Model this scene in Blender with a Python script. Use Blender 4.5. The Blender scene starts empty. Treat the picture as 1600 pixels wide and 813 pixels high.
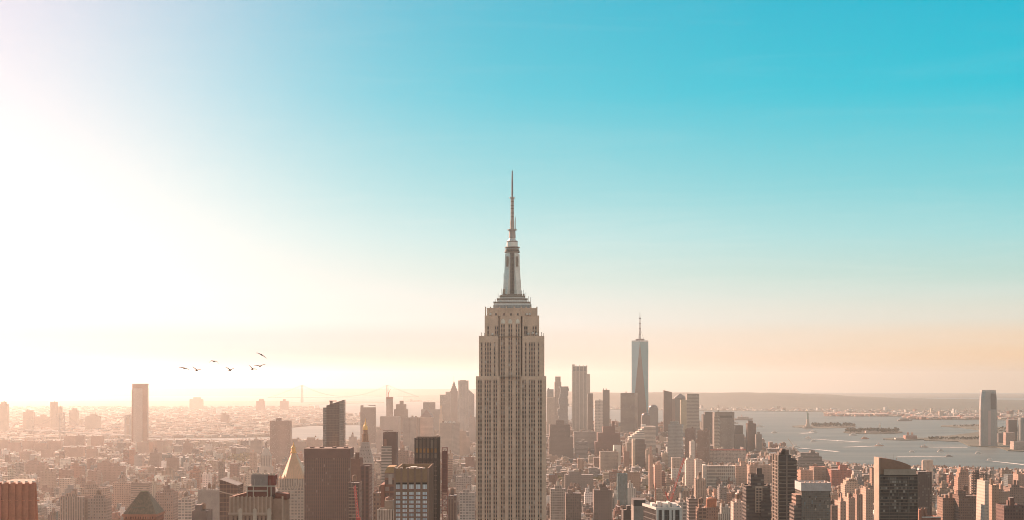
import bpy, math, random
from mathutils import Vector
R = math.radians
rnd = random.Random(11)
S = bpy.context.scene
COL = S.collection

# ------------------------------------------------------------------ camera, sky, sun, exposure
F = 2340.0            # focal length in photo pixels (1600 wide)
EYE = 259.0           # height of the viewing terrace
HY = 592.0            # photo row of the true eye level
RE = 7.43e6           # earth radius with refraction

cam_d = bpy.data.cameras.new('camera'); cam = bpy.data.objects.new('camera', cam_d); COL.objects.link(cam)
cam.location = (0, 0, EYE); cam.rotation_euler = (R(90), 0, 0)
cam_d.sensor_width = 36; cam_d.lens = F / 1600 * 36
cam_d.shift_y = (HY - 406.5) / 1600
cam_d.clip_start = 1; cam_d.clip_end = 300000
S.camera = cam

SUN_AZ, SUN_EL = -36.0, 24.0
sd = Vector((math.sin(R(SUN_AZ)) * math.cos(R(SUN_EL)), math.cos(R(SUN_AZ)) * math.cos(R(SUN_EL)), math.sin(R(SUN_EL))))
sl = bpy.data.lights.new('sun', 'SUN'); sun = bpy.data.objects.new('sun', sl); COL.objects.link(sun)
sl.energy = 5.0; sl.angle = R(0.5); sl.color = (1.0, 0.61, 0.44)
sun.rotation_euler = (-sd).to_track_quat('-Z', 'Y').to_euler()
sun.location = (0, 0, 900)

def lin(r, g, b):
    f = lambda c: (c / 255 / 12.92) if c <= 10 else ((c / 255 + .055) / 1.055) ** 2.4
    return (f(r), f(g), f(b), 1)

W = bpy.data.worlds.new('World'); S.world = W; W.use_nodes = True
nt = W.node_tree; nt.nodes.clear()
def N(tree, typ, **kw):
    n = tree.nodes.new(typ)
    for k, v in kw.items(): setattr(n, k, v)
    return n
def math_n(tree, op, a, b=None, clamp=False):
    n = tree.nodes.new('ShaderNodeMath'); n.operation = op; n.use_clamp = clamp
    for i, v in enumerate((a, b)):
        if v is None: continue
        if isinstance(v, (int, float)): n.inputs[i].default_value = v
        else: tree.links.new(v, n.inputs[i])
    return n.outputs[0]
def ramp_n(tree, fac, pts, interp='LINEAR'):
    n = tree.nodes.new('ShaderNodeValToRGB'); cr = n.color_ramp; cr.interpolation = interp
    while len(cr.elements) < len(pts): cr.elements.new(0.5)
    for e, (p, c) in zip(cr.elements, pts): e.position = p
    for e, (p, c) in zip(cr.elements, pts): e.color = c
    if fac is not None: tree.links.new(fac, n.inputs[0])
    return n.outputs[0]
def mix_n(tree, fac, a, b, mode='MIX'):
    n = tree.nodes.new('ShaderNodeMix'); n.data_type = 'RGBA'; n.blend_type = mode
    for i, v in ((0, fac), (6, a), (7, b)):
        if isinstance(v, (int, float)): n.inputs[i].default_value = v
        elif isinstance(v, tuple): n.inputs[i].default_value = v if len(v) == 4 else (*v, 1)
        else: tree.links.new(v, n.inputs[i])
    return n.outputs[2]

tc = N(nt, 'ShaderNodeTexCoord')
sep = N(nt, 'ShaderNodeSeparateXYZ'); nt.links.new(tc.outputs['Generated'], sep.inputs[0])
elev = math_n(nt, 'MULTIPLY', math_n(nt, 'ARCSINE', sep.outputs[2]), 180 / math.pi)
az = math_n(nt, 'MULTIPLY', math_n(nt, 'ARCTAN2', sep.outputs[0], sep.outputs[1]), 180 / math.pi)
daz = math_n(nt, 'ABSOLUTE', math_n(nt, 'SUBTRACT', az, SUN_AZ))
dz = math_n(nt, 'ABSOLUTE', math_n(nt, 'SUBTRACT', 180, math_n(nt, 'ABSOLUTE', math_n(nt, 'SUBTRACT', daz, 180))))   # 0..180 from the sun's azimuth
# clear sky away from the sun, by elevation
up = ramp_n(nt, math_n(nt, 'DIVIDE', elev, 60), [(0, lin(240, 228, 205)), (1.6/60, lin(232, 226, 210)), (2.6/60, lin(220, 226, 213)), (3.9/60, lin(186, 221, 212)), (5.4/60, lin(158, 220, 221)), (7.1/60, lin(118, 211, 219)),
        (10.7/60, lin(24, 198, 218)), (14.2/60, lin(0, 186, 212)), (.5, lin(18, 122, 150)), (.9, lin(30, 84, 112))])
# aureole: the sky whitens towards the sun's side, most of all low down
A_ = ramp_n(nt, math_n(nt, 'DIVIDE', dz, 90), [(0, (1, 1, 1, 1)), (17/90, (.85,) * 3 + (1,)), (21.3/90, (.66,) * 3 + (1,)), (26.3/90, (.33,) * 3 + (1,)), (31/90, (.14,) * 3 + (1,)), (36/90, (.06,) * 3 + (1,)), (46/90, (.01,) * 3 + (1,)), (.7, (0, 0, 0, 1))], 'B_SPLINE')
B_ = ramp_n(nt, math_n(nt, 'DIVIDE', dz, 90), [(0, (.8, .8, .8, 1)), (17/90, (.65,) * 3 + (1,)), (30/90, (.42,) * 3 + (1,)), (37/90, (.38,) * 3 + (1,)), (46/90, (.20,) * 3 + (1,)), (57/90, (.02,) * 3 + (1,)), (.8, (0, 0, 0, 1))], 'B_SPLINE')
u_ = math_n(nt, 'SUBTRACT', 1.0, math_n(nt, 'DIVIDE', elev, 14.2), clamp=True)
k_ = math_n(nt, 'ADD', A_, math_n(nt, 'MULTIPLY', math_n(nt, 'MULTIPLY', B_, 1.7), math_n(nt, 'POWER', u_, 2.2)), clamp=True)
whit = ramp_n(nt, math_n(nt, 'DIVIDE', elev, 20), [(0, (1.02, .98, .93, 1)), (.25, (1.03, 1.0, .97, 1)), (.36, (1.0, .97, .96, 1)), (.53, (.92, .87, .92, 1)), (.71, (.80, .74, .86, 1)), (1, (.7, .7, .8, 1))])
skyc = mix_n(nt, k_, up, whit)
# warm belt along the horizon
belt = ramp_n(nt, math_n(nt, 'DIVIDE', elev, 8), [(0, (1, 1, 1, 1)), (.10, (.92, .92, .92, 1)), (.18, (.62, .62, .62, 1)), (.29, (.10, .10, .10, 1)), (.42, (0, 0, 0, 1))], 'EASE')
beltc = ramp_n(nt, math_n(nt, 'DIVIDE', dz, 90), [(0, (.45, .42, .62, 1)), (18/90, (.45, .42, .60, 1)), (30/90, (.62, .57, .54, 1)), (40/90, (.88, .73, .58, 1)), (57/90, lin(255, 206, 156)), (1, lin(250, 208, 172))])
skyc = mix_n(nt, belt, skyc, beltc)
# unseen sky opposite the sun, brightened pale warm to fill the shaded fronts
anti_fill = math_n(nt, 'MULTIPLY', ramp_n(nt, math_n(nt, 'DIVIDE', dz, 180), [(75/180, (0, 0, 0, 1)), (115/180, (1, 1, 1, 1))], 'EASE'), ramp_n(nt, math_n(nt, 'DIVIDE', elev, 90), [(0, (1, 1, 1, 1)), (.35, (.85, .85, .85, 1)), (.7, (.15, .15, .15, 1))]))
skyc = mix_n(nt, anti_fill, skyc, (.74, .70, .645, 1))
nish = N(nt, 'ShaderNodeTexSky'); nish.sky_type = 'NISHITA'; nish.sun_disc = False
nish.sun_elevation = R(SUN_EL); nish.sun_rotation = R(SUN_AZ); nish.altitude = 250; nish.dust_density = 2.0
nsc = mix_n(nt, 1.0, nish.outputs[0], (0.08, 0.08, 0.08), 'MULTIPLY')
# thin high cirrus, barely there
cmap = N(nt, 'ShaderNodeMapping'); cmap.inputs['Scale'].default_value = (5, 5, 60); nt.links.new(tc.outputs['Generated'], cmap.inputs[0])
cn = N(nt, 'ShaderNodeTexNoise'); cn.inputs['Scale'].default_value = 1.3; cn.inputs['Detail'].default_value = 7; cn.inputs['Roughness'].default_value = .6; cn.inputs['Distortion'].default_value = .8
nt.links.new(cmap.outputs[0], cn.inputs['Vector'])
cirrus = math_n(nt, 'MULTIPLY', ramp_n(nt, cn.outputs[0], [(.50, (0, 0, 0, 1)), (.8, (1, 1, 1, 1))]), ramp_n(nt, math_n(nt, 'DIVIDE', elev, 20), [(0, (.16, .16, .16, 1)), (.22, (.14, .14, .14, 1)), (.4, (.05, .05, .05, 1)), (1, (.03, .03, .03, 1))]))
skyc = mix_n(nt, cirrus, skyc, (.98, .93, .88, 1))
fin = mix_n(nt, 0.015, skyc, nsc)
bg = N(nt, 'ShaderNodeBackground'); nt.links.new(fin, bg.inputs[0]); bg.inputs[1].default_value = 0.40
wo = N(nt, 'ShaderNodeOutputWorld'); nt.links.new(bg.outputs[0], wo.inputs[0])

S.view_settings.view_transform = 'Standard'; S.view_settings.look = 'None'
S.view_settings.exposure = 1.3; S.view_settings.gamma = 1.0; S.view_settings.use_curve_mapping = False
S.render.engine = 'CYCLES'
S.cycles.use_denoising = True; S.cycles.denoising_prefilter = 'ACCURATE'; S.cycles.denoising_input_passes = 'RGB_ALBEDO_NORMAL'
W.cycles.sampling_method = 'MANUAL'; W.cycles.sample_map_resolution = 1024
S.cycles.max_bounces = 5; S.cycles.diffuse_bounces = 2; S.cycles.glossy_bounces = 2; S.cycles.volume_bounces = 0
S.cycles.filter_width = 1.0
S.cycles.sample_clamp_indirect = 6.0

# ------------------------------------------------------------------ materials
MATS = {}
def new_mat(name):
    m = bpy.data.materials.new(name); m.use_nodes = True; MATS[name] = m
    return m, m.node_tree, m.node_tree.nodes['Principled BSDF']
def attr_n(tree, name):
    n = tree.nodes.new('ShaderNodeAttribute'); n.attribute_name = name; return n.outputs['Color']
def noise_n(tree, scale, detail=4, vec=None, rough=.55):
    n = tree.nodes.new('ShaderNodeTexNoise'); n.inputs['Scale'].default_value = scale; n.inputs['Detail'].default_value = detail; n.inputs['Roughness'].default_value = rough
    if vec is None:
        g = tree.nodes.new('ShaderNodeNewGeometry'); vec = g.outputs['Position']
    tree.links.new(vec, n.inputs['Vector']); return n.outputs[0]

def facade(name, x0, x1, y0, y1, glass=(.035, .035, .04), pale=(.30, .28, .25), pale_amt=.22, rough=.85, groughness=.18, dirt=.3, spandrel=None, gspec=.5):
    """a wall whose UV counts bays and storeys; the opening of each bay is x0..x1, y0..y1 of it"""
    m, tr, b = new_mat(name)
    uv = tr.nodes.new('ShaderNodeUVMap'); sp = tr.nodes.new('ShaderNodeSeparateXYZ'); tr.links.new(uv.outputs[0], sp.inputs[0])
    fu = math_n(tr, 'FRACT', sp.outputs[0]); fv = math_n(tr, 'FRACT', sp.outputs[1])
    inx = math_n(tr, 'MULTIPLY', math_n(tr, 'GREATER_THAN', fu, x0), math_n(tr, 'LESS_THAN', fu, x1))
    iny = math_n(tr, 'MULTIPLY', math_n(tr, 'GREATER_THAN', fv, y0), math_n(tr, 'LESS_THAN', fv, y1))
    msk = math_n(tr, 'MULTIPLY', inx, iny)
    cell = tr.nodes.new('ShaderNodeCombineXYZ')
    tr.links.new(math_n(tr, 'FLOOR', sp.outputs[0]), cell.inputs[0]); tr.links.new(math_n(tr, 'FLOOR', sp.outputs[1]), cell.inputs[1])
    wn = tr.nodes.new('ShaderNodeTexWhiteNoise'); wn.noise_dimensions = '2D'; tr.links.new(cell.outputs[0], wn.inputs['Vector'])
    tint = attr_n(tr, 'tint')
    g = ramp_n(tr, wn.outputs['Value'], [(0, (*[c * .6 for c in glass], 1)), (1 - pale_amt, (*[c * 1.4 for c in glass], 1)), (min(.999, 1 - pale_amt + .02), (*[c * .55 for c in pale], 1)), (1, (*pale, 1))])
    gt = mix_n(tr, .34, g, tint)
    n1 = noise_n(tr, .035, 5); n2 = noise_n(tr, .4, 3)
    d = ramp_n(tr, math_n(tr, 'ADD', math_n(tr, 'MULTIPLY', n1, .65), math_n(tr, 'MULTIPLY', n2, .35)), [(.3, (1 - dirt,) * 3 + (1,)), (.72, (1.12, 1.12, 1.12, 1))])
    wall = mix_n(tr, 1.0, tint, d, 'MULTIPLY')
    if spandrel is not None:
        wall = mix_n(tr, inx, wall, mix_n(tr, 1.0, wall, (spandrel,) * 3, 'MULTIPLY'))
    tr.links.new(mix_n(tr, msk, wall, gt), b.inputs['Base Color'])
    tr.links.new(math_n(tr, 'ADD', math_n(tr, 'MULTIPLY', msk, groughness - rough), rough), b.inputs['Roughness'])
    b.inputs['Specular IOR Level'].default_value = gspec
    return m
facade('punched', .27, .73, .22, .74)
facade('punched_small', .36, .66, .3, .68, pale_amt=.12)
facade('paired', .16, .84, .2, .78)
facade('ribbon', 0, 1.1, .34, .82, pale_amt=.1)
facade('piers', .26, .74, .14, .70, spandrel=.45)
facade('piers_dark', .2, .8, .1, .74, spandrel=.6, pale_amt=.05)
facade('curtain', .05, .95, .08, .94, glass=(.07, .085, .09), pale=(.16, .18, .18), pale_amt=.2, groughness=.12, gspec=.7)
facade('curtain_dark', .06, .94, .1, .92, glass=(.018, .018, .02), pale=(.07, .06, .05), pale_amt=.15, groughness=.1, gspec=.5)
facade('bigwin', .1, .9, .2, .85, glass=(.05, .05, .055), pale=(.35, .33, .3), pale_amt=.3)

def plain(name, rough=.85, metallic=0., dirt=.3, scale=.12, spec=.4, aniso=0):
    m, tr, b = new_mat(name)
    tint = attr_n(tr, 'tint')
    n1 = noise_n(tr, scale, 6); n2 = noise_n(tr, scale * 6, 3)
    d = ramp_n(tr, math_n(tr, 'ADD', math_n(tr, 'MULTIPLY', n1, .6), math_n(tr, 'MULTIPLY', n2, .4)), [(.3, (1 - dirt,) * 3 + (1,)), (.7, (1.12, 1.12, 1.12, 1))])
    tr.links.new(mix_n(tr, 1.0, tint, d, 'MULTIPLY'), b.inputs['Base Color'])
    b.inputs['Roughness'].default_value = rough; b.inputs['Metallic'].default_value = metallic; b.inputs['Specular IOR Level'].default_value = spec
    return m
plain('plain'); plain('roofing', rough=.9, dirt=.45, scale=.09); plain('metal', rough=.45, metallic=.35, dirt=.25)
plain('gilding', rough=.4, metallic=.3, dirt=.12); plain('glass_pane', rough=.1, dirt=.1, spec=.6); plain('painted_steel', rough=.5, dirt=.2)
plain('glass_bright', rough=.16, metallic=.1, dirt=.1, spec=.8, scale=.02)
m_, tr_, b_ = new_mat('copper_patina')
tr_.links.new(mix_n(tr_, 1.0, attr_n(tr_, 'tint'), ramp_n(tr_, noise_n(tr_, .5, 5), [(.35, (.7, .75, .7, 1)), (.7, (1.1, 1.1, 1.05, 1))]), 'MULTIPLY'), b_.inputs['Base Color']); b_.inputs['Roughness'].default_value = .7
# glass with mullion lines, sky reflections put into its tint, for the tallest glass tower
m_, tr_, b_ = new_mat('sky_glass')
uv_ = tr_.nodes.new('ShaderNodeUVMap'); sp_ = tr_.nodes.new('ShaderNodeSeparateXYZ'); tr_.links.new(uv_.outputs[0], sp_.inputs[0])
li_ = math_n(tr_, 'LESS_THAN', math_n(tr_, 'FRACT', sp_.outputs[1]), .18)
tr_.links.new(mix_n(tr_, math_n(tr_, 'MULTIPLY', li_, .5), attr_n(tr_, 'tint'), (.1, .12, .13)), b_.inputs['Base Color'])
b_.inputs['Roughness'].default_value = .25; b_.inputs['Metallic'].default_value = .0
# leaves
m_, tr_, b_ = new_mat('foliage')
tr_.links.new(mix_n(tr_, 1.0, attr_n(tr_, 'tint'), ramp_n(tr_, noise_n(tr_, .15, 3), [(.3, (.6, .65, .6, 1)), (.7, (1.25, 1.2, 1, 1))]), 'MULTIPLY'), b_.inputs['Base Color']); b_.inputs['Roughness'].default_value = .9
# streets and yards of the city
m_, tr_, b_ = new_mat('city_ground')
tr_.links.new(ramp_n(tr_, noise_n(tr_, .012, 8, rough=.7), [(.3, (.04, .038, .036, 1)), (.5, (.07, .064, .058, 1)), (.62, (.13, .11, .09, 1)), (.75, (.07, .075, .04, 1))]), b_.inputs['Base Color']); b_.inputs['Roughness'].default_value = .9
# wooded and built-up land far away
m_, tr_, b_ = new_mat('far_land')
nz = noise_n(tr_, .0022, 9, rough=.72)
base = ramp_n(tr_, nz, [(.3, (.035, .045, .03, 1)), (.48, (.06, .066, .04, 1)), (.58, (.10, .088, .06, 1)), (.68, (.20, .16, .12, 1))])
tr_.links.new(base, b_.inputs['Base Color']); b_.inputs['Roughness'].default_value = .95
m_, tr_, b_ = new_mat('hill_wood')
base = ramp_n(tr_, noise_n(tr_, .004, 9, rough=.7), [(.3, (.026, .036, .022, 1)), (.55, (.05, .06, .036, 1)), (.75, (.085, .08, .05, 1))])
tr_.links.new(base, b_.inputs['Base Color']); b_.inputs['Roughness'].default_value = .95
# water
m_, tr_, b_ = new_mat('bay_water')
tcw = tr_.nodes.new('ShaderNodeNewGeometry')
mp = tr_.nodes.new('ShaderNodeMapping'); mp.inputs['Scale'].default_value = (.35, 1.3, 1); tr_.links.new(tcw.outputs['Position'], mp.inputs[0])
bump = tr_.nodes.new('ShaderNodeBump'); bump.inputs['Strength'].default_value = 1.0; bump.inputs['Distance'].default_value = 1.6
h1 = noise_n(tr_, .06, 6, mp.outputs[0], .65); h2 = noise_n(tr_, .006, 3, mp.outputs[0])
tr_.links.new(math_n(tr_, 'ADD', h1, h2), bump.inputs['Height'])
tr_.links.new(bump.outputs[0], b_.inputs['Normal'])
tr_.links.new(ramp_n(tr_, noise_n(tr_, .0035, 8, mp.outputs[0], .65), [(.34, (.075, .10, .098, 1)), (.5, (.12, .145, .138, 1)), (.66, (.18, .19, .17, 1))]), b_.inputs['Base Color'])
b_.inputs['Roughness'].default_value = .5; b_.inputs['Specular IOR Level'].default_value = .22
m_, tr_, b_ = new_mat('foam'); b_.inputs['Roughness'].default_value = .9
tr_.links.new(ramp_n(tr_, noise_n(tr_, .12, 4), [(.35, (.42, .42, .40, 1)), (.6, (.84, .81, .75, 1))]), b_.inputs['Base Color'])

# ------------------------------------------------------------------ helpers
def gz(x, y): return -(x * x + y * y) / (2 * RE)
def X(px, D): return (px - 800) / F * D
def Z(py, D): return EYE - (py - HY) / F * D
def Dof(py):
    """distance at which the sea surface shows at photo row py"""
    a = (py - HY) / F
    D = EYE / a
    for _ in range(12): D = EYE / (a - D / (2 * RE))
    return D
def row_of_ground(D): return HY + F * (EYE / D + D / (2 * RE))
def G(px, py, z=0):
    D = Dof(py); x = X(px, D); return Vector((x, D, gz(x, D) + z))

class MB:
    def __init__(s): s.v = []; s.f = []; s.m = []; s.t = []; s.uv = []
    def face(s, pts, mat, tint, uv=None):
        i = len(s.v); s.v.extend([tuple(p) for p in pts]); s.f.append(tuple(range(i, i + len(pts)))); s.m.append(mat); s.t.append(tint)
        s.uv.append(uv if uv else [(.01, .01)] * len(pts))
    def wall(s, p, q, z0, z1, mat, tint, bay=(3.5, 3.6), p1=None, q1=None, uo=(0, 0)):
        p1 = p1 or p; q1 = q1 or q
        L = math.hypot(q[0] - p[0], q[1] - p[1]); nu = max(1, round(L / bay[0])); nv = max(1, round((z1 - z0) / bay[1]))
        a, b = uo
        s.face([(p[0], p[1], z0), (q[0], q[1], z0), (q1[0], q1[1], z1), (p1[0], p1[1], z1)], mat, tint, [(a, b), (a + nu, b), (a + nu, b + nv), (a, b + nv)])
    def prism(s, poly, z0, z1, mat, tint, bay=(3.5, 3.6), cap=None, top=None, capmat='roofing', parapet=0, capmb=None):
        """poly anticlockwise seen from above; top: the poly at z1 when it tapers"""
        top = top or poly; n = len(poly); uo = (rnd.randrange(900), rnd.randrange(900))
        for i in range(n):
            j = (i + 1) % n
            s.wall(poly[i], poly[j], z0, z1, mat, tint, bay, top[i], top[j], uo=(uo[0] + i * 37, uo[1]))
        if cap is not None:
            o = capmb if capmb is not None else s
            if parapet:
                cx = sum(p[0] for p in top) / n; cy = sum(p[1] for p in top) / n
                inn = []
                for p in top:
                    L = math.hypot(p[0] - cx, p[1] - cy) or 1; k = max(.5, 1 - .6 / L); inn.append((cx + (p[0] - cx) * k, cy + (p[1] - cy) * k))
                for i in range(n):
                    j = (i + 1) % n
                    o.face([(*top[i], z1), (*top[j], z1), (*inn[j], z1), (*inn[i], z1)], 'plain', tint)
                    o.face([(*inn[i], z1), (*inn[j], z1), (*inn[j], z1 - parapet), (*inn[i], z1 - parapet)], 'plain', tint)
                o.face([(*p, z1 - parapet) for p in inn], capmat, cap)
            else:
                o.face([(*p, z1) for p in top], capmat, cap)
    def box(s, x0, x1, y0, y1, z0, z1, mat='plain', tint=(.3, .28, .26), bay=(3.5, 3.6), cap=None, bottom=False, **k):
        pl = [(x0, y0), (x1, y0), (x1, y1), (x0, y1)]
        s.prism(pl, z0, z1, mat, tint, bay, cap if cap is not None else tint, capmat=k.pop('capmat', 'plain'), **k)
        if bottom: s.face([(x0, y1, z0), (x1, y1, z0), (x1, y0, z0), (x0, y0, z0)], mat, tint)
    def rings(s, cx, cy, prof, n, mat, tint, rot=0, sq=(1, 1), cap=True, bay=None):
        """lathe: prof = [(r, z), ...] upwards"""
        def ring(r): return [(cx + r * sq[0] * math.cos(rot + 2 * math.pi * i / n), cy + r * sq[1] * math.sin(rot + 2 * math.pi * i / n)) for i in range(n)]
        for (r0, z0), (r1, z1) in zip(prof, prof[1:]):
            a, b = ring(r0), ring(max(r1, 1e-3))
            for i in range(n):
                j = (i + 1) % n
                if bay: s.wall(a[i], a[j], z0, z1, mat, tint, bay, b[i], b[j], uo=(i * 7, 0))
                else: s.face([(*a[i], z0), (*a[j], z0), (*b[j], z1), (*b[i], z1)], mat, tint)
        if cap: s.face([(*p, prof[-1][1]) for p in ring(max(prof[-1][0], 1e-3))], mat, tint)
    def bar(s, p, q, r, mat='painted_steel', tint=(.3, .3, .3), n=4, r1=None):
        p, q = Vector(p), Vector(q); d = (q - p)
        if d.length < 1e-6: return
        d.normalize(); u = d.cross(Vector((0, 0, 1)) if abs(d.z) < .9 else Vector((1, 0, 0))).normalized(); w = d.cross(u)
        r1 = r if r1 is None else r1
        c = lambda o, rr, i: o + u * rr * math.cos(2 * math.pi * (i + .5) / n) + w * rr * math.sin(2 * math.pi * (i + .5) / n)
        A = [c(p, r, i) for i in range(n)]; B = [c(q, r1, i) for i in range(n)]
        for i in range(n):
            j = (i + 1) % n; s.face([A[i], A[j], B[j], B[i]], mat, tint)
        s.face(A[::-1], mat, tint); s.face(B, mat, tint)
    def build(s, name, parent=None, loc=(0, 0, 0), label=None, smooth=False):
        me = bpy.data.meshes.new(name); me.from_pydata(s.v, [], s.f)
        used = list(dict.fromkeys(s.m))
        for u in used: me.materials.append(MATS[u])
        idx = {u: i for i, u in enumerate(used)}
        me.polygons.foreach_set('material_index', [idx[k] for k in s.m])
        at = me.attributes.new('tint', 'FLOAT_COLOR', 'FACE')
        at.data.foreach_set('color', [c for tt in s.t for c in (tt[0], tt[1], tt[2], 1.0)])
        uvl = me.uv_layers.new(name='UVMap')
        uvl.data.foreach_set('uv', [c for u in s.uv for p in u for c in p])
        if smooth: me.polygons.foreach_set('use_smooth', [True] * len(s.f))
        me.update()
        o = bpy.data.objects.new(name, me); COL.objects.link(o); o.location = loc
        if parent: o.parent = parent
        if label: o['label'] = label
        return o

def tag(o, label, cat=None, group=None, kind=None):
    o['label'] = label
    if cat: o['category'] = cat
    if group: o['group'] = group
    if kind: o['kind'] = kind
    return o
def thing(name, label, cat, loc=(0, 0, 0), rot=0, group=None):
    o = bpy.data.objects.new(name, None); COL.objects.link(o); o.location = loc; o.rotation_euler = (0, 0, R(rot)); o.empty_display_size = 5
    return tag(o, label, cat, group)
def rect(x0, x1, y0, y1): return [(x0, y0), (x1, y0), (x1, y1), (x0, y1)]
def vary(c, a=.12):
    k = 1 + rnd.uniform(-a, a); return (c[0] * k * (1 + rnd.uniform(-.04, .04)), c[1] * k, c[2] * k * (1 + rnd.uniform(-.04, .04)))

BRICK = (.25, .12, .08); DARKB = (.12, .065, .048); TAN = (.38, .285, .21); CREAM = (.54, .45, .36); GREY = (.30, .275, .255)
DGREY = (.10, .095, .09); WHITE = (.72, .67, .61); PINK = (.46, .27, .20); RED = (.36, .13, .09); STONE = (.44, .36, .29)
ROOFS = [(.30, .28, .26), (.16, .15, .14), (.45, .43, .41), (.10, .09, .085), (.36, .30, .25), (.6, .58, .55), (.76, .73, .69), (.22, .2, .185)]

# ------------------------------------------------------------------ the setting: water, land, islands, hills
def curve(pts):
    pts = sorted(pts)
    def f(px):
        if px <= pts[0][0]: return pts[0][1]
        for (a, b), (c, d) in zip(pts, pts[1:]):
            if px <= c: return b + (d - b) * (px - a) / (c - a)
        return pts[-1][1]
    return f
def strip(name, pxs, near, far, zoff, mat, nd=24, label=None, zfun=None, skirt=True):
    """a sheet of land between two shores given as distance along each bearing"""
    mb = MB(); cols = []
    for px in pxs:
        a, b = near(px), far(px); col = []
        for k in range(nd + 1):
            D = a * (b / a) ** (k / nd); x = X(px, D); z = gz(x, D) + zoff
            if zfun: z += zfun(px, D, k / nd)
            col.append((x, D, z))
        cols.append(col)
    t0 = (.2, .2, .2)
    for c, d in zip(cols, cols[1:]):
        for k in range(nd): mb.face([c[k], d[k], d[k + 1], c[k + 1]], mat, t0)
        if skirt:
            for k, fl in ((0, 0), (nd, 1)):
                p, q = (c[k], d[k]) if not fl else (d[k], c[k])
                mb.face([(p[0], p[1], p[2] - zoff - 1), (q[0], q[1], q[2] - zoff - 1), q, p], mat, t0)
    o = mb.build(name); return tag(o, label or name, None, None, 'structure')

# water: one curved sheet to beyond the horizon
mb = MB(); rs = [0] + [300 * (1.115 ** k) for k in range(50)]; na = 120
rs = [r for r in rs if r < 38000] + [40000]
ring = lambda r: [(r * math.sin(2 * math.pi * i / na), r * math.cos(2 * math.pi * i / na), -r * r / (2 * RE)) for i in range(na)]
for a, b in zip(rs, rs[1:]):
    A, B = ring(a), ring(b)
    for i in range(na):
        j = (i + 1) % na
        if a == 0: mb.face([A[0], B[j], B[i]], 'bay_water', (.2,) * 3)
        else: mb.face([A[i], A[j], B[j], B[i]], 'bay_water', (.2,) * 3)
tag(mb.build('water', smooth=True), 'grey green harbour water running out to the horizon', None, None, 'structure')

rng = lambda a, b, s: [a + (b - a) * i / max(1, round((b - a) / s)) for i in range(max(1, round((b - a) / s)) + 1)]
man_far = curve([(-2200, Dof(760)), (-900, Dof(725)), (-400, Dof(710)), (0, Dof(697)), (100, Dof(693)), (200, Dof(691)), (325, Dof(688.5)), (450, Dof(691.5)), (505, Dof(690)), (580, Dof(686)), (740, Dof(680)), (860, Dof(677)), (1000, Dof(676)), (1100, Dof(681)), (1165, Dof(694)), (1192, Dof(704)), (1245, Dof(712)), (1300, Dof(722)), (1370, Dof(734)), (1440, Dof(736)), (1520, Dof(738)), (1600, Dof(742)), (1800, Dof(760)), (2200, Dof(800)), (3800, Dof(900))])
strip('ground', rng(-2200, 3800, 12), lambda p: 60, man_far, 3, 'city_ground', 60, 'asphalt streets and yards of the island city')
tag(bpy.data.objects['ground'], 'asphalt streets and yards between the city buildings', None, None, 'structure')
bk_near = curve([(-2200, Dof(715)), (-400, Dof(701)), (0, Dof(690)), (100, Dof(687)), (200, Dof(685)), (325, Dof(685)), (430, Dof(683)), (452, Dof(669)), (480, Dof(666)), (560, Dof(664)), (580, Dof(656))])
bk_far = curve([(-2200, 21000), (440, 19000), (470, 17500), (500, Dof(639)), (530, Dof(645)), (580, Dof(655))])
strip('brooklyn_ground', rng(-2200, 580, 10), bk_near, bk_far, 3, 'far_land', 40, 'hazy low built up land across the river')
bpy.data.objects['brooklyn_ground'].name = 'far_bank_ground'
strip('narrows_ground', rng(470, 600, 10), lambda p: curve([(470, Dof(633)), (530, Dof(631)), (600, Dof(629.5))])(p), lambda p: curve([(470, 17800), (540, Dof(627)), (600, Dof(628.5))])(p), 3, 'far_land', 10, 'low far headland beside the suspension bridge')
# hills right of the narrows
ridge = curve([(630, 20), (700, 52), (800, 84), (860, 92), (940, 113), (1040, 110), (1093, 107), (1160, 121), (1200, 117), (1260, 97), (1330, 76), (1400, 60), (1470, 50), (1600, 40), (2000, 36), (3000, 30)])
hill_near = curve([(630, Dof(627.5)), (690, Dof(629)), (860, Dof(633)), (940, Dof(640)), (1093, Dof(642)), (1290, Dof(644)), (1400, Dof(646.5)), (1500, Dof(648)), (1900, Dof(649)), (3000, Dof(650))])
def hillz(px, D, k):
    s = min(1, max(0, (k - .12) / .38)); s = s * s * (3 - 2 * s)
    e = min(1, max(0, (k - .62) / .38)); e = 1 - e * e * (3 - 2 * e)
    w = math.sin(px * .021 + D * .0016) * math.sin(px * .009 - D * .0011)
    return ridge(px) * s * e * (1 + .10 * w) + 3 * math.sin(px * .11 + D * .006) * s * e
strip('hills', rng(630, 3000, 8), hill_near, lambda p: hill_near(p) + 9000, 3, 'hill_wood', 34, 'long wooded hills across the harbour', hillz)
farh = curve([(-2200, 120), (0, 135), (300, 130), (600, 118), (760, 105), (900, 60), (1000, 20)])
strip('far_hills', rng(-2200, 1000, 20), lambda p: 27000, lambda p: 34000, 2, 'hill_wood', 14, 'faint distant hills on the hazy horizon', lambda px, D, k: farh(px) * math.sin(math.pi * k) ** .7)
strip('far_plain', rng(700, 3000, 20), lambda p: 23500, lambda p: 34000, 2, 'far_land', 18, 'flat far land running to the hazy horizon')
strip('port_ground', rng(1288, 3000, 8), curve([(1288, Dof(649)), (1300, Dof(650.5)), (1408, Dof(651)), (1420, Dof(655.5)), (1530, Dof(656.5)), (1700, Dof(658)), (3000, Dof(665))]), lambda p: hill_near(p) * .985, 4, 'far_land', 12, 'flat port land below the far hills')
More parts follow.
